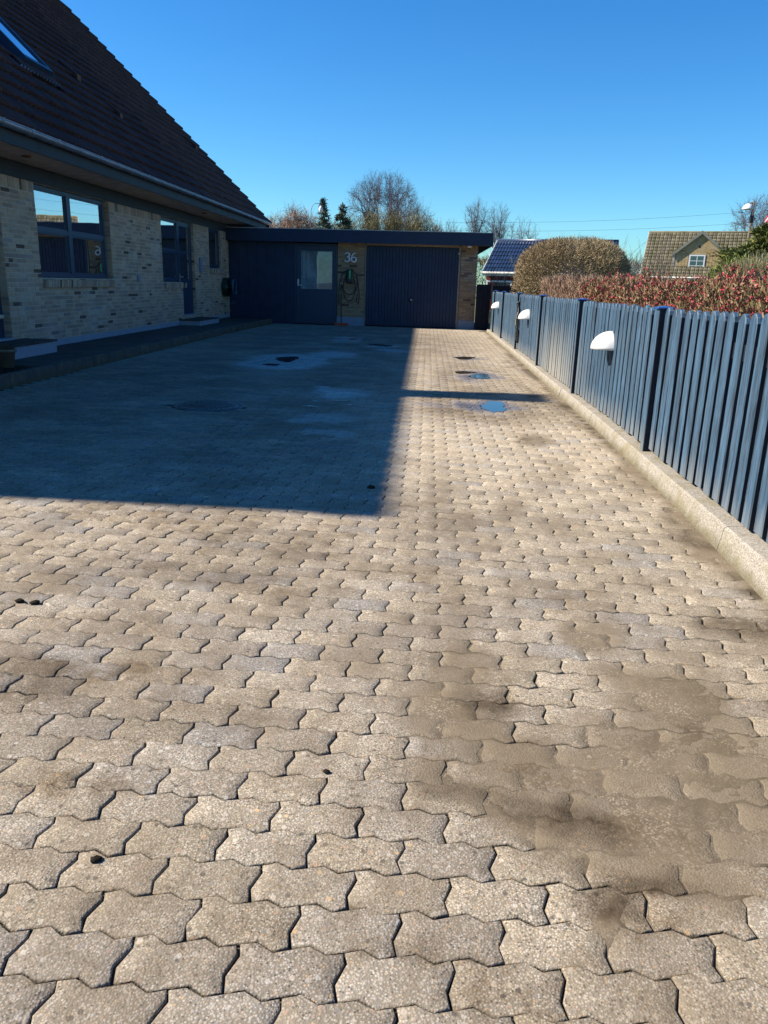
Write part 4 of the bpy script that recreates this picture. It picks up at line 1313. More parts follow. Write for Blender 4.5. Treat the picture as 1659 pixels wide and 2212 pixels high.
# fascia + roof
m = MB(); FYG = 25.40
m.prism([(-6.36, 2.487), (1.955, 2.518), (1.972, 2.885), (-6.385, 2.855)], 'y', FYG, FYG + .03); m.build('fascia', M_NAVY, gar)
m = MB(); m.box(1.945, 1.972, FYG + .03, 34.3, 2.52, 2.885); m.build('side_fascia', M_NAVY, gar)
m = MB(); m.prism([(-6.38, 2.50), (1.944, 2.53), (1.944, 2.56), (-6.38, 2.53)], 'y', FYG + .03, YG + .02); m.build('soffit', M_SOFFIT, gar)
m = MB(); m.prism([(-6.42, 2.857), (1.985, 2.887), (1.985, 2.905), (-6.42, 2.875)], 'y', FYG - .02, FYG + .07); m.build('roof_edge_trim', M_TRIM, gar)
m = MB(); m.prism([(-6.36, 2.62), (1.94, 2.62), (1.94, 2.865), (-6.36, 2.84)], 'y', FYG + .07, 34.3); m.build('roof', M_FELT, gar)

# house number 36
num = thing('house_number', 'white figures 36 on the brick pier above the charger', 'house number', (-2.43, YG - .012, 2.085))
def stroke(pts, x, name):
    # smooth the control points, then lay a flat thick stroke along them
    P_ = [np.array(q) for q in pts]
    for _ in range(2):
        Q = [P_[0]]
        for u, v in zip(P_[:-1], P_[1:]): Q += [u * .75 + v * .25, u * .25 + v * .75]
        P_ = Q + [P_[-1]]
    m = MB(); r_ = [.020 + .010 * math.sin(math.pi * i / (len(P_) - 1)) for i in range(len(P_))]
    m.tube([(q[0], 0, q[1]) for q in P_], r_, 8)
    m.v = [(a_, b_ * .6, c_) for a_, b_, c_ in m.v]
    o = m.build(name, M_WHITE, num); o.location = (x, -.03, 0); return o
stroke([(-.075, .085), (-.04, .13), (.03, .135), (.07, .09), (.05, .03), (-.02, .01), (.05, -.005), (.075, -.06), (.05, -.12), (-.03, -.135), (-.085, -.09)], -.10, 'digit')
stroke([(.075, .12), (.02, .13), (-.05, .07), (-.08, -.02), (-.07, -.10), (-.01, -.135), (.055, -.12), (.08, -.06), (.055, .0), (-.01, .01), (-.06, -.03)], .105, 'digit')

# charger
chg = thing('wall_charger', 'black wall charger with green light strip and looped cable below number 36', 'charger', (-2.43, YG, 1.5))
m = MB(); m.box(-.115, .115, -.13, -.012, -.20, .22, bev=.035); m.build('housing', M_BLACK, chg)
n_ = N('green_strip'); n_.set((.03, .35, .12), .4, .5); n_.b.inputs['Emission Color'].default_value = (.05, .6, .2, 1); n_.b.inputs['Emission Strength'].default_value = .03
m = MB(); m.box(-.018, .018, -.136, -.128, -.06, .20); m.build('light_strip', n_.m, chg)
def loop(cx_, cz_, rx, rz, n=28, a0=0, a1=6.283, dy=0): return [(cx_ + rx * math.cos(a), -.06 - dy + .02 * math.sin(a * 2), cz_ + rz * math.sin(a)) for a in np.linspace(a0, a1, n)]
m = MB()
m.tube(loop(-.02, -.34, .19, .40), .012, 6, cap=False); m.tube(loop(-.01, -.16, .25, .38, a0=-2.9, a1=.3), .012, 6)
m.tube([(-.05, -.07, .22), (-.22, -.07, .12), (-.33, -.06, -.2), (-.36, -.06, -.6), (-.33, -.06, -.9)], .012, 6)
m.tube([(.05, -.08, .2), (.2, -.08, .08), (.27, -.07, -.25), (.31, -.07, -.6), (.28, -.07, -.83), (.22, -.07, -.72), (.25, -.07, -.5)], .014, 6)
m.build('cable', M_CABLE, chg)
# broom
br = thing('broom', 'broom with orange head leaning on the pier under the charger', 'broom', (-2.69, YG - .09, .0))
m = MB(); m.box(-.225, .225, -.045, .045, .0, .07, bev=.006); m.build('head', M_ORANGE, br)
m = MB(); m.tube([(0, 0, .06), (-.02, .06, 1.25)], .013, 8); m.build('handle', M_BLACK, br)
# floodlight / sensor
t = thing('ceiling_sensor', 'small white sensor under the garage eaves right of the garage door', 'sensor', (1.26, 25.58, 2.515))
m = MB(); m.lathe([(0, -.0), (.075, 0), (.08, -.03), (.05, -.06), (0, -.065)], (0, 0, 0), n=16); m.build('body', M_WHITE, t)
m = MB(); m.lathe([(0, -.09), (.02, -.085), (.03, -.06)], (.0, -.02, 0), n=10); m.build('lens', M_BLACK, t)

# dark gate and board fence beside the garage
gt = thing('garden_gate', 'black board gate between garage corner and blue fence', 'gate', (0, 0, 0))
x = 1.565
while x < 2.0:
    m = MB(); m.box(x, x + .105, 25.55, 25.575, .0, 1.385, bev=.003); m.build('board', M_DARKWOOD, gt); x += .11
m = MB(); m.box(1.56, 2.0, 25.577, 25.579, .0, 1.38); m.build('backing', M_DARKWOOD, gt)
m = MB(); m.box(1.56, 2.0, 25.58, 25.62, .3, .4); m.box(1.56, 2.0, 25.582, 25.618, 1.1, 1.2); m.build('rail', M_DARKWOOD, gt)
bf = thing('board_fence', 'black board fence behind the far end of the blue pickets', 'fence', (0, 0, 0))
x = 2.02
while x < 4.4:
    m = MB(); m.box(x, x + .135, 25.2, 25.22, -.1, 1.365, bev=.003); m.build('board', M_DARKWOOD, bf); x += .14
m = MB(); m.box(2.02, 4.4, 25.222, 25.26, .0, 1.35); m.build('rail', M_DARKWOOD, bf)

# ------------------------------------------------------------------ neighbour houses
def gable_house(name, label, org, rz, L, dep, z_r, z_e, m_wall, m_tile, tw, tl, parts, wall_z0=-.2, over=.35, front_extra=None):
    t = thing(name, label, 'house', (org[0], org[1], 0), rz)
    dz = z_r - z_e; sl = math.hypot(dep, dz); a = math.atan2(dz, dep)
    m = MB(); m.prism([(-dep + over, wall_z0), (-dep + over, z_e + .05), (0, z_r - .12), (dep - over, z_e + .05), (dep - over, wall_z0)], 'x', .2, L - .2); m.build('wall', m_wall, t)
    m = MB(); m.prism([(-dep, z_e - .08), (-dep, z_e - .02), (0, z_r - .02), (dep, z_e - .02), (dep, z_e - .08), (0, z_r - .1)], 'x', 0, L)
    rf = m.build('roof', m_tile, t)
    nr_ = int(sl / tl); tl_ = sl / nr_; nk = int(L / tw); tw_ = L / nk
    tmb = tile_mesh(tw_, tl_ + .04, 'tile', m_tile, amp=.05, th=.03, nseg=4, lift=.045)
    Fl = Matrix(((1, 0, 0), (0, math.cos(a), -math.sin(a)), (0, math.sin(a), math.cos(a))))
    locs = [(k * tw_, -dep + r_ * tl_ * math.cos(a), z_e + r_ * tl_ * math.sin(a)) for r_ in range(nr_) for k in range(nk)]
    if parts:
        me_ = tmb.mesh('tile', m_tile)
        for q in locs[:300]:
            o = bpy.data.objects.new('tile', me_); o.parent = rf; col.objects.link(o); o.matrix_local = Matrix.Translation(q) @ Fl.to_4x4()
        locs = locs[300:]
    if locs:
        tvv = np.array(tmb.v) @ np.array(Fl).T; tff = np.array(tmb.f); Q = np.array(locs)
        V_ = (Q[:, None] + tvv[None]).reshape(-1, 3); F_ = (tff[None] + (np.arange(len(Q)) * len(tvv))[:, None, None]).reshape(-1, 4)
        me_ = np_mesh('tile_field', V_, F_, m_tile, np.repeat(rng.random(len(Q)), len(tvv)), True); tag(newobj('tile_field', me_, None, rf), kind='stuff')
    m = MB(); m.tube([(0, 0, z_r + .03), (L, 0, z_r + .03)], .10, 8); m.build('ridge_cap', m_tile, rf)
    m = MB(); m.tube([(-.05, -dep - .06, z_e - .03), (L + .05, -dep - .06, z_e - .03)], .07, 6); m.box(0, L, -dep + .0, -dep + .03, z_e - .22, z_e - .03); m.build('gutter', M_TRIM, t)
    m = MB(); m.prism([(-dep - .03, z_e - .12), (-dep - .03, z_e + .06), (0, z_r + .06), (0, z_r - .14)], 'x', -.05, -.01); m.build('verge_board', M_TRIM, t)
    return t
RZ20 = math.radians(-20)
bh = gable_house('red_house', 'red walled house with blue glazed tile roof behind the round bush', (4.65, 56, 0), RZ20, 7.9, 3.2, 4.28, 2.2, M_RED, M_TILE_B, .38, .44, True)
m = MB(); x0 = .25
m.box(x0, x0 + 1.7, -3.1, -3.04, 1.60, 1.70); m.box(x0, x0 + .09, -3.1, -3.04, .5, 1.6); m.box(x0 + 1.61, x0 + 1.7, -3.1, -3.04, .5, 1.6); wdw = m.build('window', M_WHITE, bh)
m = MB(); m.box(x0 + .09, x0 + 1.61, -3.07, -3.06, .5, 1.6); m.build('pane', M_GLASS, wdw)
M_TANW = mat_brick('tan_brick_far', False, True)
th = gable_house('tiled_house', 'tan brick house with mossy tiled roof and a gabled dormer at the right', (19.6, 75, 0), RZ20, 15.0, 4.0, 6.32, 2.5, M_TANW, M_TILE_T, .33, .38, False)
# dormer
dn = newobj('dormer', None, None, th)
uc, vf = 4.55, -3.1
u0, u1 = uc - 1.95, uc + 1.85; ap = 6.16; ev = 4.62
m = MB(); m.prism([(u0, 1.0), (u1, 1.0), (u1, ev + .0), (uc, ap - .15), (u0, ev + .0)], 'y', vf, 1.0); m.build('dormer_wall', M_MORTAR_D, dn)
m = MB()   # brick courses on the dormer front
z = 1.6; row = 0
while z < ap - .2:
    half = 1.84 if z < ev - .05 else max(0, (ap - .17 - z) / (ap - ev) * 2.0)
    x = uc - half
    while x < uc + half:
        xb = min(x + .23, uc + half)
        if not (2.9 < z + .04 < 4.42 and xb > 3.68 and x < 5.08): m.box(x + .005, xb - .005, vf - .012, vf - .001, z, z + .062, random.random())
        x += .24
    z += .078; row += 1
m.build('brickwork', M_TANW, dn, 'stuff')
m = MB()
for s in (-1, 1):
    a_, b_ = (uc, ap), (uc + s * 2.18, ev - .30)
    pts = [(a_[0], a_[1] + .08), (b_[0], b_[1] + .08), (b_[0], b_[1] - .10), (a_[0], a_[1] - .12)]
    m.prism(pts if s > 0 else pts[::-1], 'y', vf - .16, 1.5)
m.build('dormer_roof', M_TILE_T, dn)
m = MB()
for s in (-1, 1):
    a_, b_ = (uc, ap + .03), (uc + s * 2.22, ev - .28)
    pts = [(a_[0], a_[1] + .09), (b_[0], b_[1] + .09), (b_[0], b_[1] - .16), (a_[0], a_[1] - .18)]
    m.prism(pts if s > 0 else pts[::-1], 'y', vf - .20, vf - .165)
m.build('barge_board', mat_simple('grey_green_trim', (.17, .18, .15), .7, .2, 3), dn)
m = MB(); m.box(u0 - .14, u0 - .002, vf - .02, vf + .12, 1.0, ev - .1); m.build('downpipe', M_TRIM, dn)
wx0, wx1, wz0, wz1 = 3.74, 5.02, 2.98, 4.36
m = MB(); f_ = .11
m.box(wx0, wx1, vf - .06, vf - .013, wz0, wz0 + f_); m.box(wx0, wx1, vf - .06, vf - .013, wz1 - f_, wz1); m.box(wx0, wx0 + f_, vf - .058, vf - .013, wz0 + f_, wz1 - f_); m.box(wx1 - f_, wx1, vf - .058, vf - .013, wz0 + f_, wz1 - f_)
wn_ = m.build('window', M_WHITE, dn)
for s in range(1, 3):
    zz = wz0 + f_ + (wz1 - wz0 - 2 * f_) * s / 3; m = MB(); m.box(wx0 + f_, wx1 - f_, vf - .05, vf - .02, zz - .02, zz + .02); m.build('glazing_bar', M_WHITE, wn_)
m = MB(); m.box((wx0 + wx1) / 2 - .025, (wx0 + wx1) / 2 + .025, vf - .052, vf - .018, wz0 + f_, wz1 - f_); m.build('glazing_bar', M_WHITE, wn_)
m = MB(); m.box(wx0 + f_, wx1 - f_, vf - .035, vf - .03, wz0 + f_, wz1 - f_); m.build('pane', M_GLASS, wn_)
m = MB(); m.lathe([(0, -.03), (.09, -.03), (.09, 0)], (uc - .1, vf, 5.0), 'y', 10); m.build('vent', M_BLACK, dn)

# ------------------------------------------------------------------ vegetation
def blades(P0, D, L, W, seed=0):
    """triangular blades: base P0, direction D, length L, width W -> V, F"""
    r = np.random.default_rng(seed); n = len(P0)
    S = np.cross(D, r.normal(size=(n, 3))); S /= np.linalg.norm(S, axis=1)[:, None] + 1e-9
    L = np.broadcast_to(L, n)[:, None]; W = np.broadcast_to(W, n)[:, None]
    V = np.stack([P0 - S * W / 2, P0 + S * W / 2, P0 + D * L + S * W * .18, P0 + D * L - S * W * .18], 1).reshape(-1, 3)
    F = (np.arange(n) * 4)[:, None] + np.arange(4)[None]
    return V, F
def leaves(P0, s, seed=0, flat=0.0):
    r = np.random.default_rng(seed); n = len(P0)
    A = r.normal(size=(n, 3)); A /= np.linalg.norm(A, axis=1)[:, None]
    B = np.cross(A, r.normal(size=(n, 3))); B /= np.linalg.norm(B, axis=1)[:, None]
    s = np.broadcast_to(s, n)[:, None]
    V = np.stack([P0 - A * s * .5, P0 + B * s * .32, P0 + A * s * .5, P0 - B * s * .32], 1).reshape(-1, 3)
    return V, (np.arange(n) * 4)[:, None] + np.arange(4)[None]

def unit(v): return v / (np.linalg.norm(v, axis=1)[:, None] + 1e-9)

M_BUSH = mat_leaf('golden_twigs', [(0, (.11, .080, .042)), (.3, (.24, .18, .10)), (.6, (.36, .28, .165)), (.8, (.19, .16, .07)), (1, (.48, .39, .25))], .7)
M_BROWNH = mat_leaf('reddish_twigs', [(0, (.13, .075, .05)), (.4, (.27, .17, .115)), (.7, (.36, .25, .17)), (1, (.22, .16, .09))], .7)
M_CURR = mat_leaf('hedge_leaves', [(0, (.05, .036, .018)), (.3, (.16, .115, .055)), (.6, (.27, .18, .10)), (.8, (.15, .14, .05)), (1, (.33, .15, .10))], .6)
M_PINK = mat_leaf('pink_flowers', [(0, (.29, .022, .042)), (.5, (.42, .035, .065)), (.85, (.50, .07, .095)), (1, (.60, .18, .16))], .6)
M_CONI = mat_leaf('conifer_green', [(0, (.04, .055, .014)), (.4, (.11, .13, .03)), (.75, (.20, .21, .05)), (1, (.30, .28, .09))], .7)
M_DCON = mat_leaf('dark_conifer', [(0, (.03, .04, .024)), (.5, (.065, .08, .045)), (1, (.12, .135, .07))], .7)
M_GREYG = mat_leaf('grey_green_twigs', [(0, (.09, .09, .045)), (.4, (.18, .18, .075)), (.7, (.30, .27, .16)), (1, (.42, .38, .27))], .7)
M_OLIVE = mat_leaf('olive_scrub', [(0, (.09, .08, .035)), (.5, (.19, .165, .08)), (1, (.30, .26, .15))], .7)
M_OLIVG = mat_leaf('grey_green_needles', [(0, (.045, .06, .045)), (.5, (.09, .11, .07)), (1, (.16, .17, .11))], .7)
M_YGREEN = mat_leaf('yellow_green_leaves', [(0, (.07, .10, .02)), (.4, (.16, .20, .045)), (.75, (.27, .30, .08)), (1, (.38, .38, .14))], .6)
M_WEEP = mat_leaf('orange_twigs', [(0, (.20, .12, .085)), (.5, (.30, .19, .13)), (1, (.36, .25, .19))], .8)
M_DRY = mat_leaf('dry_plant', [(0, (.05, .03, .015)), (1, (.14, .08, .035))], .8)

def stems(t, c, rx, ry, h, n, r0, mat=None, lean=.5, seed=3):
    r = random.Random(seed); m = MB()
    for i in range(n):
        a = r.random() * 6.283; q = r.random() ** .5
        ex, ey = c[0] + rx * q * math.cos(a), c[1] + ry * q * math.sin(a)
        m.tube([(c[0] + (ex - c[0]) * lean * .4, c[1] + (ey - c[1]) * lean * .4, c[2]), (c[0] + (ex - c[0]) * .7, c[1] + (ey - c[1]) * .7, c[2] + h * .5), (ex, ey, c[2] + h * .85)], [r0, r0 * .7, r0 * .4], 4)
    return m.build('stems', mat or M_BARK, t)

def ell_bush(name, label, cat, c, rad, nblade, mat, tl, tw, seed, outward=1.0, up=.5, droop=0.0, shell=.45, box=False, group=None, bumps=.12, stem_n=18, pw=1.0):
    t = thing(name, label, cat, (c[0], c[1], 0), 0, group)
    r = np.random.default_rng(seed)
    if box:
        U = r.uniform(-1, 1, (nblade, 3)); 
        k = r.integers(0, 3, nblade); s = np.where(r.random(nblade) < .5, -1., 1.)
        sel = r.random(nblade) < .75
        for ax in range(3): U[:, ax] = np.where(sel & (k == ax), s * r.uniform(.8, 1, nblade), U[:, ax])
        lump = 1 + bumps * (fbm(U[:, 0] * 3 + 7, U[:, 1] * 3 + c[1], 1.5, seed) - .5) * 2
        P = U * np.array(rad); P[:, 2] *= lump
        D = unit(U * np.array([.6, .25, .6]) * outward + np.array([0, 0, up]) + r.normal(size=(nblade, 3)) * .4)
    else:
        U = unit(r.normal(size=(nblade, 3))); q = 1 - shell * r.random(nblade) ** 1.6
        th_ = np.arctan2(U[:, 1], U[:, 0]); lump = 1 + bumps * (fbm(th_ * 2 + 9, U[:, 2] * 2.5 + 4, 1.6, seed) - .5) * 2
        U2 = np.sign(U) * np.abs(U) ** pw; nf = (np.abs(U2) ** (2 / pw)).sum(1); U2 = U2 / nf[:, None] ** (pw / 2)
        P = U2 * (q * lump)[:, None] * np.array(rad)
        D = unit(U * outward + np.array([0, 0, up]) + r.normal(size=(nblade, 3)) * .45)
    P = P + np.array([0, 0, c[2]])
    keep = P[:, 2] > .02; P, D = P[keep], D[keep]
    n = len(P)
    V, Fq = blades(P, D, r.uniform(.5, 1.3, n) * tl, tw * r.uniform(.6, 1.4, n), seed)
    clump = fbm(P[:, 0] * 1.0 + P[:, 1] + 40, P[:, 2] + P[:, 1] * .6 + 12, 1.6 / max(.35, rad[2]) , seed + 5)
    tn = np.clip(r.normal(.48, .2, n) + (clump - .5) * .8, 0, 1)
    me_ = np_mesh('foliage', V, Fq, mat, np.repeat(tn, 4)); newobj('twigs' if tl > tw * 4 else 'foliage', me_, None, t)
    if stem_n: stems(t, (0, 0, 0), rad[0] * .7, rad[1] * .7, c[2] + rad[2] * .6, stem_n, .02 if rad[2] < 1.5 else .04, seed=seed)
    return t, P, D

# round clipped bush
t, P, D = ell_bush('round_bush', 'large round golden brown bare bush behind the blue fence', 'bush', (3.85, 22.0, 1.22), (1.50, 1.5, 1.38), 110000, M_BUSH, .085, .011, 31, outward=.45, up=.3, shell=.35, bumps=.06, pw=.72)
_r = np.random.default_rng(77); _s = _r.choice(len(P), 2600, replace=False); _s = _s[P[_s, 2] > 1.2]
_V, _F = blades(P[_s], unit(D[_s] + _r.normal(size=(len(_s), 3)) * .3 + np.array([0, 0, .5])), _r.uniform(.10, .30, len(_s)), .007, 5)
newobj('shoots', np_mesh('shoots', _V, _F, M_BUSH, np.repeat(_r.random(len(_s)) * .6, 4)), None, t)['kind'] = 'stuff'
t2, P2, D2 = ell_bush('brown_hedge', 'reddish brown twiggy hedge between round bush and pink flowering hedge', 'hedge', (3.0, 15.5, .72), (.55, 2.3, .78), 60000, M_BROWNH, .085, .009, 32, outward=.3, up=1.1, shell=.5, box=True, bumps=.12, stem_n=30)
t3, P3, D3 = ell_bush('flowering_hedge', 'pink flowering hedge along the near part of the blue fence', 'hedge', (3.15, 9.2, .72), (.66, 4.2, .72), 90000, M_CURR, .05, .015, 33, outward=.5, up=.7, box=True, bumps=.34, stem_n=50)
r = np.random.default_rng(5)
# twigs reaching above the hedge and pink flower clusters
sel = r.choice(len(P3), 1500, replace=False); Pp = P3[sel]; Pp = Pp[(Pp[:, 2] > 1.05)]
V, Fq = blades(Pp, unit(r.normal(size=(len(Pp), 3)) * .35 + np.array([0, 0, 1.])), r.uniform(.06, .22, len(Pp)), .008, 3)
newobj('shoots', np_mesh('shoots', V, Fq, M_CURR, np.repeat(r.random(len(Pp)) * .3, 4)), None, t3)['kind'] = 'stuff'
tops = Pp + np.array([0, 0, .12]) * r.random((len(Pp), 1))
sel = r.choice(len(P3), 11000, replace=False); base_ = P3[sel] + D3[sel] * .04
base_ = np.concatenate([base_, tops])
fl = (base_[:, None] + r.normal(size=(len(base_), 6, 3)) * .011).reshape(-1, 3)
V, Fq = leaves(fl, r.uniform(.014, .026, len(fl)), 6)
o = newobj('flowers', np_mesh('flowers', V, Fq, M_PINK, np.repeat(r.random(len(fl)), 4)), None, t3); o['kind'] = 'stuff'
# pale branching shrub by the gate
def twig_shrub(name, label, c, h, spread, n, mat, seed, r0=.012, cat='shrub', group=None, depth=3):
    t = thing(name, label, cat, (c[0], c[1], 0), 0, group); rr = random.Random(seed); m = MB()
    def grow(p, d, l, rad, lev):
        q = p + d * l * .5 + Vector((rr.gauss(0, .03), rr.gauss(0, .03), rr.gauss(0, .02))) * l
        e = q + (d + Vector((rr.gauss(0, .15), rr.gauss(0, .15), rr.gauss(0, .05)))).normalized() * l * .5
        m.tube([p, q, e], [rad, rad * .85, rad * .6], 3, rr.random(), cap=False)
        if lev > 0:
            for _ in range(rr.choice((2, 3))):
                k = rr.uniform(.35, 1); s = p.lerp(e, k)
                dd = (d + Vector((rr.gauss(0, .42), rr.gauss(0, .42), rr.gauss(.1, .25)))).normalized(); grow(s, dd, l * rr.uniform(.4, .65), rad * .55, lev - 1)
    for i in range(n):
        a = rr.random() * 6.283; s = rr.random() * spread
        d = Vector((math.cos(a) * s, math.sin(a) * s, 1)).normalized(); grow(Vector((math.cos(a) * .1, math.sin(a) * .1, 0)), d, h * rr.uniform(.45, .7), r0 * rr.uniform(.7, 1.2), depth)
    m.build('branches', mat, t); return t
twig_shrub('bare_shrub', 'pale bare stalks rising between garage corner and red house', (2.25, 28.5), 2.6, .35, 12, M_GREYG, 4, .014, group=None)
twig_shrub('bare_shrub', 'thin grey bare shrub between the round bush and the tan house', (7.6, 31), 3.1, .5, 18, M_BARKG, 5, .02)
twig_shrub('bare_shrub', 'second thin bare shrub in front of the tan house gable', (9.3, 33.5), 3.3, .45, 18, M_BARK, 6, .02)
ell_bush('pale_bush', 'low pale dry bush behind the pink hedge', 'bush', (6.6, 27.5, .9), (1.6, 1.0, .85), 16000, M_GREYG, .20, .014, 40, up=.8)
ell_bush('grey_green_shrub', 'grey green twiggy shrub under the conifer at the right edge', 'shrub', (12.7, 31, 1.2), (1.9, 1.6, 1.40), 36000, M_GREYG, .28, .015, 41, up=.9, shell=.5, bumps=.3)
ell_bush('green_shrub', 'rounded green shrub left of the grey green one', 'shrub', (12.0, 32.2, 1.25), (1.15, 1.2, 1.32), 28000, M_YGREEN, .12, .03, 42, bumps=.25)

def conifer(name, label, c, h, rad, seed, mat, n=24000, s=.16, shape=1.0, group=None, bumps=.35, z0=.3, droop=-.15):
    t = thing(name, label, 'tree', (c[0], c[1], 0), 0, group); r = np.random.default_rng(seed); rr = random.Random(seed)
    m = MB(); m.tube([(0, 0, 0), (.05, 0, h * .5), (0, 0, h * .97)], [rad * .09, rad * .05, .02], 7); m.build('trunk', M_BARK, t)
    m = MB(); Pl = []
    nb = int(55 + h * 6)
    for i in range(nb):
        k = (i + rr.random()) / nb; z = z0 + (h - z0) * k; a = rr.random() * 6.283
        L = rad * (1 - k) ** shape * rr.uniform(.65, 1.12) + .12
        e = Vector((math.cos(a) * L, math.sin(a) * L, z + L * rr.uniform(droop, .25)))
        m.tube([(0, 0, z), e * .5 + Vector((0, 0, z * .5)), e], [.04, .03, .01], 3, cap=False)
        cnt = max(20, int(n / nb * (L / rad) * 2))
        q = r.random(cnt) ** .6
        base_ = np.array([0, 0, z]) * (1 - q)[:, None] + np.array(e) * q[:, None]
        Pl.append(base_ + r.normal(size=(cnt, 3)) * np.array([.13, .13, .07]) * max(.5, L * .9))
    m.build('limbs', M_BARK, t)
    P = np.concatenate(Pl); nn = len(P)
    D = unit(P * np.array([1, 1, 0]) * .6 + r.normal(size=(nn, 3)) * .5 + np.array([0, 0, .15]) * rad)
    V, Fq = blades(P, D, r.uniform(.6, 1.3, nn) * s, s * .32, seed)
    cl = fbm(P[:, 0] * 1.2 + 30, P[:, 2] * 1.2 + P[:, 1], 1.0 / max(.5, rad * .35), seed)
    newobj('crown', np_mesh('crown', V, Fq, mat, np.repeat(np.clip(r.normal(.45, .2, nn) + (cl - .5) * 1.0, 0, 1), 4)), None, t)
    return t
conifer('conifer', 'broad olive green conifer at the right edge before the tan house', (14.35, 34.6), 4.15, 2.7, 51, M_CONI, 60000, .20, .5, bumps=.4, droop=-.2)
conifer('conifer', 'second olive conifer half cut by the right edge of the picture', (16.9, 37), 4.1, 2.4, 52, M_CONI, 36000, .22, .5)

def bare_tree(name, label, c, h, w, seed, mat_t, mat_c, stems_=1, ntip=500, r0=.22, crown_z=.35, twig=.7, drop=0.0, group=None, shell=.6, tw=.018, tr_h=.55, depth_r=.5, flat=1.0):
    """bare crown: a cloud of tips inside a dome, joined to the stems by repeated splitting"""
    t = thing(name, label, 'tree', (c[0], c[1], 0), 0, group); rg = np.random.default_rng(seed); rr = random.Random(seed)
    U = rg.normal(size=(ntip * 2, 3)); U /= np.linalg.norm(U, axis=1)[:, None]
    U[:, 2] = np.where(U[:, 2] < -.35, -U[:, 2], U[:, 2])
    U = U[:ntip]; q = 1 - shell * rg.random(ntip) ** 1.4
    th_ = np.arctan2(U[:, 1], U[:, 0]); lump = 1 + .14 * (fbm(th_ * 1.6 + 11, U[:, 2] * 2.2 + seed, 1.3, seed) - .5) * 2
    cz_ = h * (crown_z + (1 - crown_z) * .42); rz1 = h - cz_
    tips = U * (q * lump)[:, None] * np.array([w / 2, w * depth_r, rz1]); tips[:, 2] = np.where(tips[:, 2] < 0, tips[:, 2] * (cz_ - h * crown_z) / rz1 * 1.6, tips[:, 2]) + cz_
    mt, mc = MB(), MB(); tw_p, tw_d = [], []; nodes = []
    def rad(n): return max(.008, r0 * (n / ntip) ** .48)
    def grow(p, d, T, lev):
        n = len(T)
        if n == 0: return
        cc = T.mean(0)
        v = cc - p; L = np.linalg.norm(v)
        if n <= 2:
            for e in T:
                mid = (p + e) / 2 + rg.normal(size=3) * .05 * L + np.array([0, 0, .04 * L - drop * L * .3])
                e2 = e - np.array([0, 0, drop * L])
                mc.tube([tuple(p), tuple(mid), tuple(e2)], [rad(1), rad(1) * .8, rad(1) * .4], 3, rr.random(), cap=False)
                for k in range(6):
                    s = p + (e - p) * rr.uniform(.1, 1); dd = (e - p) / (L + 1e-6) + rg.normal(size=3) * .6 + np.array([0, 0, .05 - drop * 4])
                    tw_p.append(s); tw_d.append(dd / np.linalg.norm(dd))
            return
        k = .30 if lev else tr_h
        q_ = p + v * k
        q_ = q_ + d * L * .06 + rg.normal(size=3) * .022 * L
        (mt if lev <= 1 else mc).tube([tuple(p), tuple((p + q_) / 2 + rg.normal(size=3) * .012 * L), tuple(q_)], [rad(n) * 1.1, rad(n), rad(n) * .92], 6 if lev < 3 else 3, rr.random(), cap=False)
        nodes.append((p, q_, rad(n), lev))
        if n < ntip * .2:
            for _ in range(2):
                s = p + (q_ - p) * rr.random(); dd = v / L + rg.normal(size=3) * .8 + np.array([0, 0, .1 - drop * 4]); tw_p.append(s); tw_d.append(dd / np.linalg.norm(dd))
        X_ = T - q_; X_ = X_ / (np.linalg.norm(X_, axis=1)[:, None] + 1e-6)
        Xc = X_ - X_.mean(0); _, _, vt = np.linalg.svd(Xc, full_matrices=False); ax = vt[0] + rg.normal(size=3) * .25
        pr_ = Xc @ ax; cut = np.quantile(pr_, rr.uniform(.32, .68))
        dn_ = v / L
        grow(q_, dn_, T[pr_ <= cut], lev + 1); grow(q_, dn_, T[pr_ > cut], lev + 1)
    a_ = np.arctan2(tips[:, 1], tips[:, 0]) if stems_ > 3 else tips[:, 0] / w
    order_ = np.argsort(a_ + rg.normal(size=len(a_)) * .05); parts_ = np.array_split(order_, stems_)
    for i, ids in enumerate(parts_):
        bx = (i - (stems_ - 1) / 2) * r0 * 1.6
        grow(np.array([bx, rg.normal() * r0, 0.]), np.array([0, 0, 1.]), tips[ids], 0)
    mt.build('trunk', mat_t, t); mc.build('branches', mat_c, t)
    P_ = np.array(tw_p); D_ = np.array(tw_d); n = len(P_)
    V, Fq = blades(P_, D_, rg.uniform(.4, 1.1, n) * twig, tw, seed)
    newobj('twigs', np_mesh('twigs', V, Fq, mat_c, np.repeat(rg.random(n), 4)), None, t)
    return t, nodes

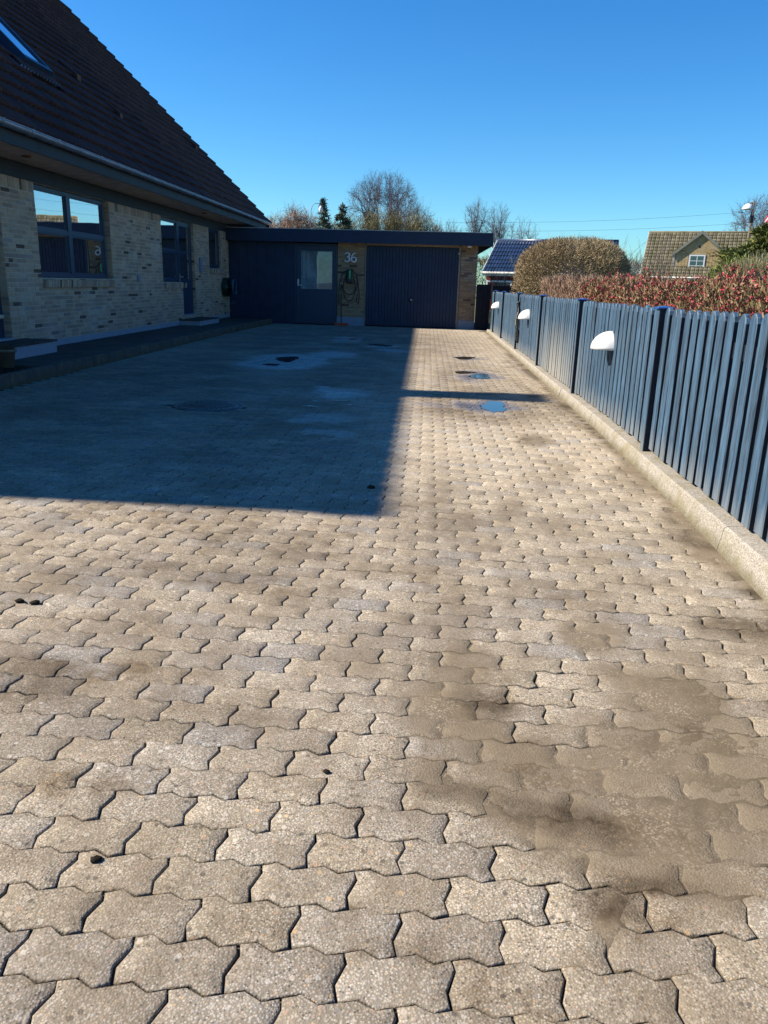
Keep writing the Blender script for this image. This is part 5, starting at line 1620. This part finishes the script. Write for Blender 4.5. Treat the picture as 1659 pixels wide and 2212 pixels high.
# the big ivy clad tree behind the garage
Yb = 110
bt, nodes = bare_tree('bare_tree', 'biggest bare domed tree with ivy covered stems behind the garage roof', (-.056 * Yb, Yb), 1.34 + .130 * Yb, 10.6, 61, M_BARK, M_BARKG, 4, 1600, .34, .42, .75, tw=.015, shell=.65)
iv = []; r = np.random.default_rng(8)
for (p, q, rad_, lev) in nodes:
    if rad_ > .085 and q[2] < 12.5:
        for k in np.linspace(0, 1, 12):
            b = p + (q - p) * k
            if 5.5 < b[2] < 12: iv.append(b + r.normal(size=(16, 3)) * (.16 + .5 * rad_))
iv = np.concatenate(iv); V, Fq = leaves(iv, .20, 9)
o = newobj('ivy', np_mesh('ivy', V, Fq, M_DCON, np.repeat(r.random(len(iv)), 4)), None, bt); o['kind'] = 'stuff'
bare_tree('bare_tree', 'broad bare tree filling the right side of the big domed tree', (-.028 * 104, 104), 1.34 + .106 * 104, 8.0, 62, M_BARK, M_BARKG, 3, 1000, .2, .30, .75, tw=.015, shell=.8, tr_h=.35)
bare_tree('birch_tree', 'taller loose birch rising above the right end of the garage roof', (.057 * 90, 90), 1.34 + .103 * 90, 3.2, 63, M_BARK, M_BARKG, 1, 420, .14, .35, .6, drop=.02, tw=.014, shell=.9)
bare_tree('birch_tree', 'lower reddish birch just right of the taller one', (.082 * 92, 92), 1.34 + .096 * 92, 3.6, 64, M_BARK, M_BARKG, 2, 420, .14, .35, .6, drop=.02, tw=.014, shell=.9)
bare_tree('bare_tree', 'small fan shaped bare tree between birches and blue roof', (.112 * 84, 84), 1.34 + .083 * 84, 4.2, 65, M_BARK, M_BARKG, 3, 130, .10, .4, .7, tw=.014, shell=.6)
bare_tree('bare_tree', 'low bare tree tops over the middle of the garage roof', (.018 * 96, 96), 1.34 + .078 * 96, 6.5, 66, M_BARK, M_BARKG, 5, 300, .10, .4, .7, tw=.016, shell=.8)
bare_tree('bare_tree', 'large spreading bare tree behind the conifer at the right edge', (.400 * 88, 88), 1.34 + .116 * 88, 9.5, 67, M_BARK, M_BARKG, 3, 1100, .26, .3, .8, tw=.018, shell=.75)
bare_tree('weeping_tree', 'orange brown weeping tree beside the dark roof end', (-.158 * 90, 90), 1.34 + .088 * 90, 4.0, 68, M_WEEP, M_WEEP, 3, 420, .10, .45, 1.1, drop=.16, tw=.03)
bare_tree('weeping_tree', 'fainter orange tree farthest left by the roof end', (-.183 * 95, 95), 1.34 + .078 * 95, 5.0, 69, M_WEEP, M_WEEP, 4, 420, .09, .4, .9, drop=.12, tw=.03)
conifer('spruce', 'pointed dark spruce behind the arched street lamp', (-.1285 * 88, 88), 1.34 + .0935 * 88, 2.2, 71, M_OLIVG, 6000, .34, .9, group=None)
conifer('spruce', 'smaller olive conifer between spruce and big bare tree', (-.1045 * 90, 90), 1.34 + .088 * 90, 1.9, 72, M_OLIVG, 7000, .34, .7)
for (ax_, top_, wd, sd_, lab) in [(-.085, .074, 3.2, 81, 'olive scrub left of the big tree stems'), (-.055, .077, 3.0, 82, 'dense olive scrub around the ivy stems'), (-.03, .079, 3.4, 83, 'olive scrub under the right side of the big tree'), (-.005, .070, 3.0, 84, 'low olive scrub right of the big tree'), (-.125, .066, 3.0, 85, 'low scrub below the dark spruce')]:
    Y_ = 98; zt = 1.34 + top_ * Y_
    ell_bush('scrub', lab, 'bush', (ax_ * Y_, Y_, zt * .5), (wd * .85, 1.5, zt * .5), 16000, M_OLIVE, .5, .035, sd_, up=.9, shell=.8, bumps=.35, pw=.75, stem_n=10, group='scrub behind the garage')
# darker hedge line closing the gaps under the neighbour houses
ell_bush('far_hedge', 'dark low hedge between the red house and the tan house', 'hedge', (17.0, 48, .9), (6.8, 1.0, .9), 22000, M_CONI, .22, .05, 90, box=True, bumps=.2, stem_n=0)
dt_, _, _ = ell_bush('distant_trees', 'far low belt of bare trees on the horizon behind all the houses', 'trees', (20, 150, 2.4), (75, 2, 3.2), 60000, M_OLIVE, .9, .10, 93, box=True, bumps=.5, stem_n=0)
dt_['kind'] = 'stuff'
conifer('yew_bush', 'dark evergreen in front of the red wall left of the round bush', (4.75, 33), 1.50, .75, 73, M_DCON, 9000, .11, .3)

# dry plant in pot
pr = random.Random(3); m = MB()
for i in range(60):
    a = pr.random() * 6.28; s = pr.uniform(.1, .9); l = pr.uniform(.06, .15)
    d = Vector((math.cos(a) * s, math.sin(a) * s, .9)).normalized()
    b = Vector((math.cos(a) * .05, math.sin(a) * .05, .20)); m.tube([b, b + d * l * .6, b + d * l + Vector((0, 0, -.02))], [.004, .003, .0015], 3, pr.random(), cap=False)
pot = [o for o in bpy.data.objects if o.name == 'flower_pot'][0]
m.build('dry_plant', M_DRY, pot)
m = MB(); V_ = []
for i in range(26):
    x, y = -5.35 + pr.uniform(-.2, .3), 9.5 + pr.uniform(-.5, .5)
    m.tube([(x, y, .1), (x + pr.gauss(0, .03), y + pr.gauss(0, .03), .1 + pr.uniform(.03, .09))], [.004, .002], 3, pr.random())
o = m.build('dead_stalks', M_DRY); tag(o, 'short dead stalks in the soil bed by the pot', 'plant', kind='stuff')

# ------------------------------------------------------------------ lamps, wires, flag
Yl = 60
t = thing('street_lamp', 'white street lamp hanging from an arched pole left of the big tree', 'street lamp', (-.143 * Yl, Yl, 0))
m = MB(); top = 1.34 + .091 * Yl
arc = [(0, 0, 0), (0, 0, top - .7)] + [(.40 - .40 * math.cos(a), 0, top - .7 + .62 * math.sin(a)) for a in np.linspace(.2, 2.0, 10)]
m.tube(arc, .022, 6); m.build('pole', M_GREY, t)
m = MB(); m.lathe([(0, .22), (.05, .21), (.12, .08), (.15, -.06), (.12, -.2), (.05, -.28), (0, -.29)], (.72, 0, top - .45), n=16); m.build('lamp_head', M_WHITE, t)
Yl = 45
t = thing('street_lamp', 'white dome street lamp on a thin post above the right-hand conifer', 'street lamp', (.3775 * Yl, Yl, 0))
m = MB(); m.tube([(0, 0, 0), (0, 0, 1.34 + .1035 * Yl)], .06, 8); m.build('pole', M_BARK, t)
m = MB(); m.tube([(0, 0, 1.34 + .102 * Yl), (-.2, 0, 1.34 + .1015 * Yl)], .035, 6); m.build('arm', M_RUST, t)
m = MB(); m.lathe([(0, .30), (.10, .28), (.22, .18), (.28, .05), (.29, 0), (.27, 0), (0, .1)], (-.27, 0, 1.34 + .0945 * Yl), n=18); m.build('lamp_head', M_WHITE, t)
m = MB(); m.box(-.09, .09, -.08, .08, 1.34 + .080 * Yl, 1.34 + .088 * Yl, bev=.02); m.build('junction_box', M_BLACK, t)
Yw = 80
for (z0, z1, lab) in ((.0775, .0925, 'upper overhead wire crossing the sky at the right'), (.0685, .080, 'lower overhead wire crossing the sky at the right')):
    m = MB(); pth = []
    for i in range(25):
        k = i / 24; u = .02 + (.40 - .02) * k; pth.append((u * Yw, Yw, 1.34 + (z0 - .006 + (z1 - z0 + .008) * k) * Yw - .35 * math.sin(math.pi * k)))
    m.tube(pth, .009, 4); o = m.build('overhead_wire', M_WIRE); tag(o, lab, 'wire', 'overhead wires')
Yf_ = 50
t = thing('flagpole', 'white flagpole with red and white pennant cut by the right edge', 'flagpole', (.4045 * Yf_, Yf_, 0))
m = MB(); m.tube([(0, 0, 0), (0, 0, 8.0)], .05, 8); m.build('pole', M_WHITE, t)
n_ = N('pennant_cloth'); sx = n_.n('ShaderNodeSeparateXYZ'); n_.l(n_.obj(), sx.inputs[0])
k = n_.mr(n_.math('ABSOLUTE', sx.outputs[1], 0.0), .030, .034); n_.set(n_.mix(k, (.75, .75, .75), (.55, .03, .04)), .7)
m = MB(); L = 1.6; vs_ = []; fs_ = []
for i in range(17):
    q = i / 16; w = .16 * (1 - q * .75)
    for s in (-1, 0, 1): vs_.append((-q * L, s * w, .05 * math.sin(q * 9 + s)))
for i in range(16):
    for s in range(2): a = i * 3 + s; fs_.append((a, a + 1, a + 4, a + 3))
m.add(vs_, fs_, 0, True); pn = m.build('pennant', n_.m, t)
pn.location = (-.05, 0, 1.34 + .0945 * Yf_); pn.rotation_euler = (math.radians(80), math.radians(-52), 0)

# ------------------------------------------------------------------ finish
# put every empty of a multi part thing at the foot of that thing
bpy.context.view_layer.update()
for o in list(bpy.data.objects):
    if o.type == 'EMPTY' and o.parent is None and o.children and o.location.length < 1e-6 and o.rotation_euler.z == 0:
        lo = Vector((1e9,) * 3); hi = Vector((-1e9,) * 3)
        for c in o.children:
            if c.type != 'MESH': continue
            for b in c.bound_box:
                w = c.matrix_world @ Vector(b)
                lo = Vector(map(min, lo, w)); hi = Vector(map(max, hi, w))
        s = Vector(((lo.x + hi.x) / 2, (lo.y + hi.y) / 2, lo.z))
        o.location = s
        for c in o.children: c.location = c.location - s
scene.render.engine = 'CYCLES'
scene.cycles.max_bounces = 6
scene.cycles.diffuse_bounces = 3
scene.cycles.glossy_bounces = 3
scene.cycles.transparent_max_bounces = 10
scene.cycles.sample_clamp_indirect = 6
